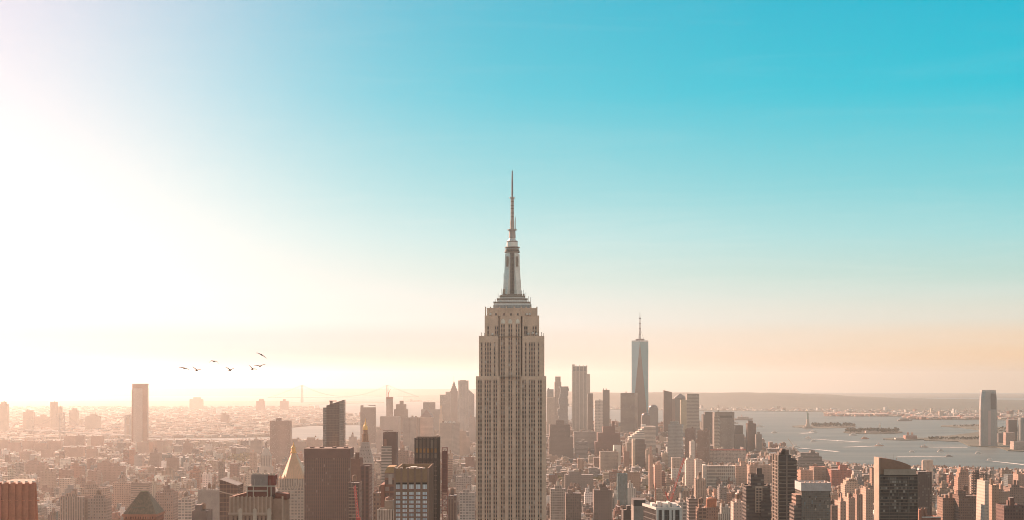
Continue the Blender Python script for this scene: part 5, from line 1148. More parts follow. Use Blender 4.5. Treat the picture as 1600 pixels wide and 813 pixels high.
for i in range(3):
    m = MB(); x = -w_ / 2 + w_ * (.15 + .35 * i); m.rings(x, 0, [(5.5, H_ - 1), (5.5, H_ + 1), (.4, H_ + 6)], 4, 'plain', (.70, .62, .53), rot=R(45)); m.build('roof_cap', r_)
tower('office_block', 'pale tan stepped block low between white capped block and central tower', 712, 734, 683, 4600, 40, 'punched_small', (.42, .34, .28), cat='building', steps=[(716, 728, 674)], bits=2, ref='pale stepped block')
tower('office_block', 'grey hazy block beside the foot of the rippled steel tower', 733, 743, 652, 5600, 40, 'punched_small', (.38, .32, .28), cat='building', bits=1, yb=690)
tower('office_block', 'low hazy grey block in front of the long pale slab', 588, 597, 673, 4700, 30, 'punched_small', (.40, .31, .27), cat='building', bits=1)
r_ = tower('apartment_tower', 'grey brown slab of three grooved shafts behind the gold tipped spire', 563, 586, 637, 4900, 36, 'piers', (.34, .25, .21), (3, 3.6), ref='grooved brown slab', steps=[(563, 566.5, 633.8), (575.5, 586, 633.5)], bits=0, yb=690)
r_ = tower('apartment_tower', 'pinkish ribbed slab tower behind the gold pyramid', 421.5, 453, 658, 4200, 36, 'piers', (.40, .24, .185), (3, 3.6), ref='pinkish slab', steps=[(430, 438, 653.6, .3, .7)], bits=0, yb=700)
def tall_left():
    D, dep = 5700, 26; x0, x1 = 206.5, 229.5; lx, lz, cx, cy, g = local(x0, x1, D, dep); claim(204, x1, 599, D, 'lone hazy skyscraper', 690)
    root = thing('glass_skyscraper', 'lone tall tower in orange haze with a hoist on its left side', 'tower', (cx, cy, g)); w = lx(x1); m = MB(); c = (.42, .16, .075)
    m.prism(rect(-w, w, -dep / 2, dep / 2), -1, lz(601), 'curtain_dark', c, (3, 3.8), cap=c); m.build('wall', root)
    m = MB(); m.box(lx(208.5), lx(222.5), -dep / 2 - .8, -dep / 2 + .2, 10, lz(607), 'curtain', (.62, .42, .32), (3.5, 3.8)); m.build('glass_panel', root)
    m = MB(); m.box(lx(206.3), lx(229.7), -dep / 2 - .5, dep / 2, lz(602), lz(599.6), 'plain', (.3, .15, .1)); m.build('crown_band', root)
    m = MB(); m.bar((lx(205.8), -10, 0), (lx(205.8), -10, lz(609)), 1.4, 'painted_steel', (.3, .18, .13)); m.build('hoist_mast', root)
    for r_ in (610, 623, 637): m = MB(); m.bar((lx(205.5), -10, lz(r_)), (lx(208), -10, lz(r_)), .9, 'painted_steel', (.3, .18, .13)); m.build('hoist_tie', root)
tall_left()

# --------------------------------------------- hazy left: housing slabs, towers over the river
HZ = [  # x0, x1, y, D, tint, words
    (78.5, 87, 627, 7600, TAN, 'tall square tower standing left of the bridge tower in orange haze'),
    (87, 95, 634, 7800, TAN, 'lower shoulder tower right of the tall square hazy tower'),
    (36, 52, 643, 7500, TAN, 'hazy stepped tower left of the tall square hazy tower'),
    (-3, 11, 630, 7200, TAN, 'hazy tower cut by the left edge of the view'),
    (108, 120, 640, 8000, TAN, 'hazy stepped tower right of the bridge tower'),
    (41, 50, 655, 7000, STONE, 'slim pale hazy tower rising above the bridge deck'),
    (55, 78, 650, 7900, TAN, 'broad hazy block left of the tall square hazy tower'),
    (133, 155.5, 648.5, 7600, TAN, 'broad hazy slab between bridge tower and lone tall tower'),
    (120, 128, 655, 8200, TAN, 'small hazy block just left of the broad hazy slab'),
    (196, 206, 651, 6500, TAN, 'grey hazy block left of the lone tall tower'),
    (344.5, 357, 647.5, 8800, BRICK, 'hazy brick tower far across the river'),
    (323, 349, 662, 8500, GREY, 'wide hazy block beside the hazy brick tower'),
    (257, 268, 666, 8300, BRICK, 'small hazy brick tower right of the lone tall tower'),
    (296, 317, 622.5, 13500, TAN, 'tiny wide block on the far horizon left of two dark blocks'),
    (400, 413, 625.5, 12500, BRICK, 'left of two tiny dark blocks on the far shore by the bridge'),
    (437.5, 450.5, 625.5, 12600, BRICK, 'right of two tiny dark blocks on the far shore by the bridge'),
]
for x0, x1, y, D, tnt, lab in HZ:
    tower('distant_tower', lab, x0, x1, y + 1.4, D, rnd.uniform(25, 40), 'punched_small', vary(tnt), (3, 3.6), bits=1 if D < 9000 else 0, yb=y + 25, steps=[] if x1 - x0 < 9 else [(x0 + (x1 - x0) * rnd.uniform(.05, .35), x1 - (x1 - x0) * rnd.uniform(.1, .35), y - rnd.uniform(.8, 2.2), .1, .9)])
SL = [(35, 52, 689, 5300), (12, 30, 692, 5200), (54, 72, 693, 5100), (74, 96, 690, 5200), (0, 13, 688, 5400), (100, 118, 682, 5450), (118, 131, 681, 5450), (142, 160, 682, 5200), (100, 130, 700, 4700), (135, 150, 702, 4600), (64, 82, 703, 4700), (30, 46, 706, 4650)]
LAB = ['second housing slab from the left bridge end', 'housing slab with flat roof at far left of the slab row', 'dusky housing slab in the middle of the slab row', 'wide dusky housing slab below the bridge tower', 'half cut housing slab at the left edge', 'housing slab under the bridge cables, left of its twin', 'housing slab under the bridge cables, right of its twin', 'tall dark housing slab rising over the bridge deck end', 'wide housing slab in front of the paired slabs', 'short housing slab below the tall dark one', 'low housing slab nearest below the bridge tower', 'low housing slab nearest the left edge']
for (x0, x1, y, D), lab in zip(SL, LAB):
    tower('housing_slab', lab, x0, x1, y, D, 22, 'punched_small', vary((.34, .19, .14), .15), (3, 3.3), 'apartment block', bits=1, yb=y + 14, group='brick housing slabs by the river')
for i, (x0, x1) in enumerate(((212, 234), (236, 241), (242, 255))):
    corner('housing_slab', ['wide pale edged housing slab at the foot of the lone tall tower', 'narrow bright edged slab right of the wide pale edged slab', 'housing slab with twin bright edges right of the lone tall tower'][i], x0, x0 + (2 if i == 0 else 3), x1, 689 if i else 691, 4900 - 40 * i, 0, 'punched_small', (.44, .29, .22), yb=708)
ML = [  # nearer left blocks, x0, x1, y, D, tint, facade, label
    (38, 71, 725, 3600, (.36, .21, .16), 'punched_small', 'long brick apartment slab with bright roof line in left haze'),
    (63, 83, 737, 3200, (.42, .27, .2), 'punched_small', 'squat brick slab in front of the long brick apartment slab'),
    (92, 109, 734, 3250, (.34, .2, .15), 'punched_small', 'brick slab left of the taller cube shaped slab'),
    (109.5, 129, 729, 3300, (.37, .21, .155), 'punched_small', 'tall cube shaped brick slab with bright flat roof'),
    (137, 152, 735.5, 3200, (.35, .2, .15), 'punched_small', 'square brick tower with white roof house in left haze'),
    (152, 174, 724, 3400, (.36, .21, .16), 'punched_small', 'dusky brick slab with raised centre beside the square tower'),
    (174, 192, 729, 3350, (.36, .215, .165), 'punched_small', 'brick slab with white roof edge right of the dusky slab'),
    (93, 111, 748, 2800, (.6, .45, .36), 'punched', 'cream stepped apartment house in front of the brick slabs'),
    (126, 166, 762, 2400, (.42, .27, .2), 'paired', 'wide brick block with paired windows behind the tan ribbed loft'),
    (176, 204, 754, 2500, (.46, .33, .26), 'punched', 'tan apartment block with regular windows left of copper roof'),
    (205, 232, 755, 2450, (.38, .27, .21), 'ribbon', 'striped balcony block directly behind the copper roof'),
    (94, 132, 776, 1800, (.44, .29, .22), 'piers', 'tan ribbed loft block right of the fluted red brown tower'),
    (137, 166, 779, 1800, (.34, .23, .18), 'punched', 'shaded brown block with tall roof house left of copper roof'),
    (243, 270, 770, 2000, (.36, .23, .18), 'punched', 'brown block with tiny windows right of the green copper roof'),
    (278, 299, 781, 1900, (.62, .5, .42), 'bigwin', 'white gridded apartment block right of the copper roof'),
    (309, 341, 766, 1700, (.42, .33, .28), 'plain', 'plain windowless grey block left of the brown sloping glass'),
    (300, 323, 799, 1450, (.14, .1, .085), 'plain', 'low dark block with bright roof clutter below the plain grey block'),
    (210, 222, 712, 4000, (.45, .36, .32), 'punched_small', 'thin pale tower low in front of the lone tall tower'),
    (234, 249, 708, 4000, (.27, .17, .13), 'punched_small', 'dark brick tower right of the thin pale tower'),
    (260, 277, 716, 3800, (.27, .17, .13), 'punched_small', 'dark flat roofed brick tower behind the copper roof'),
    (286, 299, 693, 4600, (.3, .18, .14), 'punched_small', 'lone brick slab over low roofs right of the lone tall tower'),
    (391, 408, 689, 4500, (.40, .31, .26), 'punched_small', 'grey apartment slab left of the white clock tower cap'),
    (432, 447, 700, 4300, (.42, .34, .29), 'punched_small', 'pale grey block below the pinkish slab'),
    (452, 477, 691, 4600, (.36, .25, .2), 'punched_small', 'brown housing block right of the gold pyramid tip'),
    (476, 503, 688, 4700, (.40, .28, .22), 'punched_small', 'brown stepped housing block left of the slanted dark glass tower'),
    (545, 556, 683, 4600, (.48, .37, .31), 'punched_small', 'cream block left of the gold tipped spire'),
    (622, 638, 704.5, 2900, (.30, .19, .145), 'punched', 'brown brick tower between the two tone shaft and the dark finned tower'),
    (638, 647, 716, 2700, (.34, .2, .16), 'punched', 'reddish brick block left of the dark finned tower'),
    (713, 736, 745, 2400, (.46, .40, .36), 'paired', 'grey white office block with dark hat roof left of the central tower'),
    (718, 742, 770, 2000, (.60, .52, .46), 'bigwin', 'pale wide block below the dark hat roof block'),
    (700, 713, 775, 1500, (.17, .12, .1), 'piers', 'dark stepped block right of the red lattice hoist'),
    (860, 884, 764, 2100, (.46, .39, .33), 'paired', 'pale gridded block right of the central tower foot'),
    (884, 908, 771, 2000, (.24, .175, .14), 'punched', 'dark brown loft right of the pale gridded block'),
    (928, 956, 766, 1950, (.26, .19, .155), 'punched', 'brown apartment block with square roof house and dark windows'),
    (883, 927, 742, 2900, (.27, .22, .19), 'punched_small', 'long low dark office block with pale roof line'),
    (1076, 1090, 779, 1750, (.34, .27, .23), 'ribbon', 'striped brown slab left of the orange rooftop drum'),
    (1060, 1073, 785, 1500, (.62, .56, .5), 'bigwin', 'pale gridded slab right of the white roof'),
    (1087, 1103, 749, 2500, (.50, .38, .29), 'piers', 'tan ribbed slab with bright left edge left of the orange drum'),
    (1091, 1104, 794, 1500, (.40, .25, .18), 'bigwin', 'orange brick block with wide windows below the orange drum'),
    (1146, 1163, 785, 1650, (.62, .47, .39), 'punched_small', 'pinkish white tower left of the lattice striped tower'),
    (1299, 1309, 790, 1600, (.34, .22, .165), 'punched_small', 'dark narrow brick block right of the white crowned glass tower'),
    (1313, 1322, 784, 1700, (.50, .33, .25), 'punched_small', 'narrow salmon block second right of the white crowned glass tower'),
    (1326, 1336, 778, 1800, (.55, .37, .28), 'punched_small', 'narrow salmon block below the cream ziggurat'),
    (1339, 1348, 773, 1950, (.46, .30, .22), 'piers', 'slim ribbed salmon block two left of the curved top tower'),
    (1353, 1364, 765, 2150, (.52, .36, .27), 'punched_small', 'tall salmon block directly left of the curved top tower'),
    (1560, 1578, 768, 2200, (.40, .26, .19), 'punched_small', 'brown block with tiny windows right of the tan slab tower'),
    (1578, 1604, 762, 2400, (.28, .19, .15), 'punched', 'dark brick block with flat roof near the right edge'),
]
for x0, x1, y, D, tnt, fac, lab in ML:
    st = []
    wpx = x1 - x0
    if rnd.random() < .6: a = x0 + wpx * rnd.uniform(.1, .35); st = [(a, a + wpx * rnd.uniform(.3, .5), y - rnd.uniform(3, 5), .25, .75)]
    tower('apartment_building', lab, x0, x1, y, D, rnd.uniform(20, 34), fac, tnt, (3 if fac != 'bigwin' else 4, 3.6), 'building', steps=st, bits=3 if D < 3000 else 1, ref=None, yb=min(830, y + (40 if D < 2600 else 16)))

# --------------------------------------------- harbour: bridges, statue, waterside towers, boats
def bridge(name, label, a, b, ztop, zdeck, sag_ratio, leg, tint, ext, group='suspension bridges'):
    """a, b: tower feet (x, y); main cables hang between, side spans of length ext"""
    A, B = Vector((*a, gz(*a))), Vector((*b, gz(*b))); root = thing(name, label, 'bridge', A, group=group); d = (B - A); L = Vector((d.x, d.y, 0)).length; u = Vector((d.x, d.y, 0)).normalized(); v = Vector((-u.y, u.x, 0))
    wd = leg * 2.4
    for T in (Vector((0, 0, 0)), B - A):
        m = MB()
        for s in (-1, 1): m.bar(T + v * s * wd - Vector((0, 0, 2)), T + v * s * wd * .9 + Vector((0, 0, ztop)), leg, 'painted_steel', tint, r1=leg * .75)
        for z in (zdeck - 4, ztop - leg, (ztop + zdeck) / 2): m.bar(T - v * wd + Vector((0, 0, z)), T + v * wd + Vector((0, 0, z)), leg * .7, 'painted_steel', tint)
        m.build('bridge_tower', root)
    m = MB(); p, q = -u * ext + Vector((0, 0, zdeck)), (B - A) + u * ext + Vector((0, 0, zdeck)); n = 24
    for k in range(n):
        P0, P1 = p + (q - p) * (k / n), p + (q - p) * ((k + 1) / n)
        for s in (1,):
            m.face([P0 - v * wd - Vector((0, 0, 4)), P1 - v * wd - Vector((0, 0, 4)), P1 - v * wd, P0 - v * wd], 'painted_steel', tint); m.face([P1 + v * wd - Vector((0, 0, 4)), P0 + v * wd - Vector((0, 0, 4)), P0 + v * wd, P1 + v * wd], 'painted_steel', tint)
            m.face([P0 - v * wd, P1 - v * wd, P1 + v * wd, P0 + v * wd], 'plain', (.2, .2, .2)); m.face([P0 + v * wd - Vector((0, 0, 4)), P1 + v * wd - Vector((0, 0, 4)), P1 - v * wd - Vector((0, 0, 4)), P0 - v * wd - Vector((0, 0, 4))], 'plain', (.2, .2, .2))
    m.build('deck', root)
    for s in (-1, 1):
        m = MB(); pts = []
        for k in range(13): tt = k / 12; pts.append(-u * ext * (1 - tt) + Vector((0, 0, zdeck + (ztop - zdeck) * tt ** 1.15)))
        for k in range(1, 25): tt = k / 24; pts.append(u * L * tt + Vector((0, 0, ztop - (ztop - zdeck - 5) * 4 * tt * (1 - tt))))
        for k in range(1, 13): tt = k / 12; pts.append(u * (L + ext * tt) + Vector((0, 0, ztop - (ztop - zdeck) * (1 - (1 - tt) ** 1.15))))
        for P0, P1 in zip(pts, pts[1:]): m.bar(P0 + v * s * wd, P1 + v * s * wd, leg * .2, 'painted_steel', tint)
        m.build('main_cable', root)
        m = MB()
        for P0 in pts[2::1]:
            if P0.z - zdeck > 3: m.bar(P0 + v * s * wd, Vector((P0.x, P0.y, zdeck - 1)) + v * s * wd, leg * .05, 'painted_steel', tint, 3)
        m.build('hangers', root)['kind'] = 'stuff'
bridge('suspension_bridge', 'faint far suspension bridge with two tall towers on the horizon', (X(472, 17300), 17300), (X(605, 17900), 17900), 205, 66, .1, 9, (.20, .22, .23), 420)
bridge('suspension_bridge', 'hazy near suspension bridge with sagging cables left of the lone tower', (X(97, 6350), 6350), (X(199.5, 5950), 5950), 118, 38, .1, 4.5, (.34, .30, .27), 330)

def statue():
    D = 7950; x = X(1262, D); root = thing('statue', 'robed statue with raised torch on a stepped stone pedestal', 'statue', (x, D, gz(x, D) + 3)); pg = (.22, .30, .25)
    m = MB(); m.rings(0, 0, [(26, -1), (25, 8)], 11, 'plain', (.34, .29, .24)); m.build('star_base', root)
    m = MB(); m.prism(rect(-10, 10, -10, 10), 8, 22, 'plain', (.38, .32, .26), top=rect(-8.5, 8.5, -8.5, 8.5), cap=(.38, .32, .26)); m.prism(rect(-7.2, 7.2, -7.2, 7.2), 22, 46, 'plain', (.40, .34, .28), top=rect(-6, 6, -6, 6), cap=(.4, .34, .28)); m.build('pedestal', root)
    m = MB(); m.rings(0, 0, [(5.6, 46), (5.2, 54), (4.6, 64), (4.4, 70), (4.8, 75), (4.2, 79), (1.6, 80.5), (1.5, 82), (2.1, 84), (2.1, 87), (1.0, 88.6)], 12, 'copper_patina', pg); m.build('robed_figure', root)
    m = MB(); m.bar((-3.2, 0, 77), (-6.2, 0, 88), 1.3, 'copper_patina', pg, 8, .9); m.build('raised_arm', root)
    m = MB(); m.rings(-6.4, 0, [(.5, 87.6), (1.4, 90), (1.5, 90.6), (.9, 93), (.1, 95)], 8, 'gilding', (.8, .6, .25)); m.build('torch', root)
    m = MB(); m.bar((3.6, -2, 76), (5.4, -4.4, 70), 1.3, 'copper_patina', pg, 8, 1.0); m.box(4.2, 6.6, -5.8, -4.2, 67, 75, 'copper_patina', pg); m.build('tablet_arm', root)
    m = MB()
    for k in range(7): a = R(-15 + 35 * k); m.bar((1.6 * math.cos(a), 0, 86.5 + 1.4 * math.sin(a)), (3.6 * math.cos(a), 0, 86.5 + 3.6 * math.sin(a)), .3, 'copper_patina', pg)
    m.rings(0, 0, [(2.3, 86), (2.3, 87)], 10, 'copper_patina', pg); m.build('spiked_crown', root)
statue()

def bay_building(name, label, px, py, wpx, hpx, tint, fac='punched_small', cat='building', dep=20, bits=0, group=None, shape=None):
    """small building whose foot stands at photo row py"""
    D = Dof(py); w = wpx * D / F; H = hpx * D / F
    o = building(name, label, cat, X(px, D), D + dep / 2, w, dep, H, fac, tint, (3, 3.6), 0, None, (), bits, group, 0)
    return o, w, H
def rounded_tower():
    D, dep = 5750, 42; x0, x1 = 1533.5, 1560; lx, lz, cx, cy, g = local(x0, x1, D, dep); claim(x0, x1, 610, D, None, 690)
    root = thing('glass_skyscraper', 'tall rounded glass tower standing alone across the river at right', 'tower', (cx, cy, g)); w = lx(x1)
    def pl(k, j): a = w * k; b = dep / 2 * k; c = a * .35; return [(-a + c, -b), (a - c, -b), (a, -b + c), (a, b - c), (a - c, b), (-a + c, b), (-a, b - c), (-a, -b + c)]
    m = MB()
    for a, b, k0, k1 in ((-1, lz(640), 1, .99), (lz(640), lz(622), .99, .93), (lz(622), lz(611.5), .93, .83)): m.prism(pl(k0, 0), a, b, 'curtain', (.55, .47, .42), (2.6, 3.8), top=pl(k1, 0), cap=(.3, .26, .24))
    m.build('wall', root)
    m = MB(); m.prism(pl(.84, 0), lz(612), lz(609.8), 'plain', (.55, .5, .45), cap=(.2, .17, .15), parapet=4); m.build('crown_band', root)
    m = MB(); m.box(lx(1544), lx(1548), -dep / 2 - .6, -dep / 2 + .5, 5, lz(642), 'glass_pane', (.5, .36, .32)); m.build('bay_strip', root)
    m = MB(); m.box(lx(1548), lx(1556), -dep / 2 - .2, -dep / 2 + 1.2, lz(640), lz(615), 'curtain_dark', (.2, .16, .14), (2.6, 3.8)); m.build('dark_panel', root)
rounded_tower()
bay_building('office_tower', 'dark brown slab right of the rounded glass tower', 1582.5, 693, 14, 36, (.19, .13, .11), dep=30)
bay_building('office_building', 'salmon office block at the river edge right of the rounded tower', 1579, 697, 15, 20, (.56, .38, .30), 'ribbon', dep=30)
bay_building('office_building', 'teal and cream tower cut by the right edge', 1601, 694, 13, 40, (.36, .38, .36), 'curtain', dep=30)
bay_building('office_building', 'low cream striped riverside block at the right edge', 1595, 704, 22, 13, (.62, .47, .38), 'ribbon', dep=40)
bay_building('office_building', 'grey block close behind the rounded glass tower', 1566, 693, 12, 15, (.24, .2, .18), dep=30)
o, w, H = bay_building('ferry_hall', 'red brick hall with four small towers on the flat island', 1424, 687.5, 18, 6, (.50, .27, .20), 'punched', dep=40)
for sx in (-1, 1):
    for sy in (-1, 1): m = MB(); m.rings(sx * 9, sy * 9, [(2.5, H - 1), (2.5, H + 8), (1.6, H + 12), (.2, H + 15)], 8, 'plain', (.42, .24, .18)); m.build('corner_turret', o)
bay_building('ferry_hall', 'white roofed shed on the flat island left of the red hall', 1406, 688, 13, 2.6, (.7, .6, .52), dep=26)
bay_building('ferry_hall', 'pale low hall among trees of the wooded island', 1364, 677.5, 22, 3.4, (.58, .44, .36), dep=26)
def light(): 
    D = Dof(676); root = thing('lighthouse', 'white round tower on the wooded island', 'lighthouse', (X(1376, D), D + 15, gz(X(1376, D), D) + 3)); m = MB(); m.rings(0, 0, [(5, -1), (4.4, 31), (5, 31.4), (5, 33), (3, 37)], 12, 'plain', (.78, .7, .6)); m.build('shaft', root); m = MB(); m.rings(0, 0, [(2.4, 36.6), (2.4, 39), (.2, 41)], 8, 'plain', (.5, .3, .22)); m.build('lamp_room', root)
light()
# port: tanks, sheds and cranes in front of the hills
PORT = thing
k = 0
tank_pos = [(1398, 646.5), (1405, 647), (1411, 646), (1418, 647.2), (1425, 646.4), (1434, 648.5), (1440, 646.6), (1447, 648.2), (1455, 647.6), (1462, 648.4), (1469, 647.3), (1477, 648.6), (1485, 648), (1493, 649), (1502, 648.6), (1511, 649), (1520, 648.8), (1528, 649), (1568, 648.6), (1577, 649.4), (1586, 649), (1595, 650)]
for px, py in tank_pos:
    D = Dof(py + 3); o = thing('storage_tank', 'white round storage tank in the far port row below the hills', 'tank', (X(px, D), D, gz(X(px, D), D) + 4), group='white storage tanks at the far port'); m = MB(); r = rnd.uniform(13, 22); h = rnd.uniform(14, 24); m.rings(0, 0, [(r, -2), (r, h), (r * .1, h + 3)], 14, 'plain', vary((.72, .62, .54), .08)); m.build('tank_shell', o)
for i, (px, py, w) in enumerate(((1300, 649, 12), (1318, 649.4, 20), (1338, 650, 24), (1358, 650, 16), (1377, 650.2, 20), (1436, 654, 20), (1462, 654.6, 26), (1490, 655, 22), (1515, 655.6, 18))):
    D = Dof(py); o = thing('port_shed', 'long low port shed on the far quay below the hills', 'shed', (X(px, D), D + 40, gz(X(px, D), D) + 4), group='long sheds on the far quay'); ww = w * D / F / 2; m = MB(); c = vary((.62, .45, .36) if i in (2, 4) else (.42, .25, .19), .15)
    m.prism(rect(-ww, ww, -30, 30), -1, 11, 'plain', c); m.build('wall', o); m = MB(); m.face([(-ww, -30, 11), (ww, -30, 11), (ww, 0, 15), (-ww, 0, 15)], 'roofing', (.68, .56, .48)); m.face([(-ww, 0, 15), (ww, 0, 15), (ww, 30, 11), (-ww, 30, 11)], 'roofing', (.6, .5, .44)); m.face([(-ww, -30, 11), (-ww, 0, 15), (-ww, 30, 11)], 'plain', c); m.face([(ww, -30, 11), (ww, 30, 11), (ww, 0, 15)], 'plain', c); m.build('roof', o)
for i, px in enumerate((1446, 1460.5, 1468, 1484, 1509, 1517, 1572)):
    D = Dof(655); o = thing('gantry_crane', 'slim blue grey container crane on the far quay', 'crane', (X(px, D), D + 20, gz(X(px, D), D) + 4), group='container cranes on the far quay'); m = MB(); c = (.26, .24, .24); H = 48
    for sx in (-1, 1):
        for sy in (-1, 1): m.bar((sx * 9, sy * 12, -2), (sx * 7, sy * 12, H), 1.6, 'painted_steel', c)
        m.bar((sx * 7, -12, H), (sx * 7, 12, H), 1.6, 'painted_steel', c); m.bar((sx * 8, -12, H * .5), (sx * 8, 12, H * .5), 1.3, 'painted_steel', c)
    m.bar((-7, 0, H), (7, 0, H), 1.6, 'painted_steel', c); m.bar((0, 0, H), (0, 0, H + 18), 1.5, 'painted_steel', c); m.build('portal', o)
    m = MB(); m.bar((0, 20, H), (0, -34, H + 28), 1.4, 'painted_steel', c); m.build('boom', o)

# boats with wakes
def boat(name, label, px, py, L, hull, top, wake=None, decks=2, rot=0, group=None):
    p = G(px, py); o = thing(name, label, 'boat', p, rot, group); B = L * .26; m = MB()
    pl = [(-L / 2, -B / 2), (L * .28, -B / 2), (L / 2, 0), (L * .28, B / 2), (-L / 2, B / 2)]; lo = [(x * .94, y * .75) for x, y in pl]
    h = max(2.2, L * .09); m.prism(lo, -1, h, 'painted_steel', hull, top=pl, cap=(.4, .36, .32), capmat='painted_steel'); m.build('hull', o)
    z = h
    for k in range(decks):
        m = MB(); f = .78 - .2 * k; m.box(-L * .42 * f - 1, L * .32 * f, -B * .42 * f, B * .42 * f, z - .1, z + max(2.6, L * .085), 'bigwin', top, (3, max(2.6, L * .085))); m.build('deck_house', o); z += max(2.6, L * .085)
    m = MB(); m.bar((-L * .1, 0, z - .5), (-L * .1, 0, z + L * .12), max(.4, L * .018), 'painted_steel', (.5, .2, .14)); m.build('funnel', o)
    if wake:
        for (x1, y1), w0 in ((wake, L * .36),):
            q = G(x1, y1); d = Vector((q.x - p.x, q.y - p.y, 0)); n = max(4, int(d.length / 60)); v = Vector((-d.y, d.x, 0)).normalized(); wk = MB(); pr = None
            for k in range(n + 1):
                t_ = k / n; c = Vector((p.x, p.y, 0)) + d * t_; c += v * math.sin(t_ * 3.0) * d.length * .02; ww = w0 * (.5 + 1.3 * t_) * (1 - .55 * t_ * t_) * rnd.uniform(.85, 1.15); a, b = c - v * ww, c + v * ww
                row = [(a.x, a.y, gz(a.x, a.y) + .35), (b.x, b.y, gz(b.x, b.y) + .35)]
                if pr: wk.face([pr[0], row[0], row[1], pr[1]], 'foam', (.7,) * 3)
                pr = row
            tag(wk.build('wake_foam'), 'white foam trail behind a moving boat', None, None, 'stuff')
WT = (.90, .84, .76); RD = (.5, .2, .13); OR = (.6, .32, .2)
boat('ferry', 'white double deck ferry in open water left of the statue island', 1211, 677, 34, WT, WT)
boat('cargo_ship', 'small pale ship far out beside the grey crowned offices', 1186, 667, 50, WT, WT, None, 1)
boat('barge', 'long dark barge far out near the downtown towers', 1162, 656.5, 120, (.2, .16, .14), (.4, .3, .25), None, 1)
boat('ferry', 'white ferry leaving a short wake before the statue island', 1271, 676, 38, WT, WT, (1252, 677.5), 2)
boat('ferry', 'white ferry with a long wake trailing right across the bay', 1262, 686, 34, WT, WT, (1345, 691), 2, 180)
boat('motor_boat', 'small white motor boat below the long wake', 1271.5, 690, 26, WT, WT, None, 2)
boat('tug_boat', 'white tug leading a long curved wake behind the grey terraced block', 1242.5, 700, 34, WT, WT, (1308, 706), 2, 180)
boat('ferry', 'white ferry beside the wooded island tip', 1334, 680.5, 40, WT, WT)
boat('ferry', 'small red ferry in front of the wooded island', 1352, 686, 34, RD, OR)
boat('ferry', 'orange ferry with its wake reaching left below the islands', 1374, 697, 34, OR, WT, (1318, 699), 2)
boat('ferry', 'pale ferry at the head of a thin wake near the park pier', 1443, 699, 30, OR, WT, (1512, 699.8), 2, 180)
boat('motor_boat', 'tiny white speed boat in mid river', 1425.5, 706.5, 20, WT, WT, None, 1)
boat('ferry', 'tall white ferry in mid river below the red hall', 1470, 706, 25, WT, (.8, .72, .64), None, 3)
boat('ferry', 'white ferry in mid river below the rounded glass tower', 1529, 709, 24, WT, WT, None, 2)
boat('barge', 'grey ferry with a straight wake reaching left in the near river', 1483, 713.5, 26, (.4, .34, .3), (.5, .43, .38), (1402, 714), 1)
boat('ferry', 'white ferry nearest the right edge with a wake to the right', 1546, 720.5, 24, WT, WT, (1604, 727), 2, 180)
boat('barge', 'long low dark barge lying off the far port', 1414, 658, 95, (.22, .17, .15), (.3, .24, .2), None, 1)
boat('barge', 'low barge below the far hills left of the statue', 1146, 662, 60, (.3, .23, .2), (.5, .4, .33), None, 1)
def derrick():
    p = G(1241, 699.5); o = thing('derrick_barge', 'barge with a tall leaning derrick beside the tug', 'barge', p); m = MB(); m.box(-18, 14, -8, 8, -1, 3, 'painted_steel', (.4, .26, .2)); m.build('hull', o); m = MB(); m.bar((0, 0, 3), (-24, 0, 34), 1.0, 'painted_steel', (.5, .28, .18)); m.build('boom', o); m = MB(); m.bar((4, 0, 3), (3, 0, 17), .8, 'painted_steel', (.4, .25, .2)); m.bar((3, 0, 17), (-23, 0, 33), .3, 'painted_steel', (.3, .2, .17)); m.build('mast', o)
derrick()
# piers on the near bank
for i, (px, py, w, lab) in enumerate(((1470, 736, 40, 'long river pier with open truss bridge near the cream cylinders'), (1560, 739, 46, 'flat river pier in front of the ferries at right'), (1230, 712, 14, 'short wharf behind the tall balcony tower'))):
    D = Dof(py); o = thing('pier', lab, 'pier', (X(px, D), D, gz(X(px, D), D))); ww = w * D / F / 2; m = MB(); m.box(-ww, ww, -14, 14, -1, 3.4, 'plain', (.38, .29, .23)); m.build('deck', o); m = MB(); m.box(-ww * .7, ww * .4, -9, 9, 3.3, 8, 'plain', (.5, .36, .28), cap=(.6, .5, .42)); m.build('shed', o)

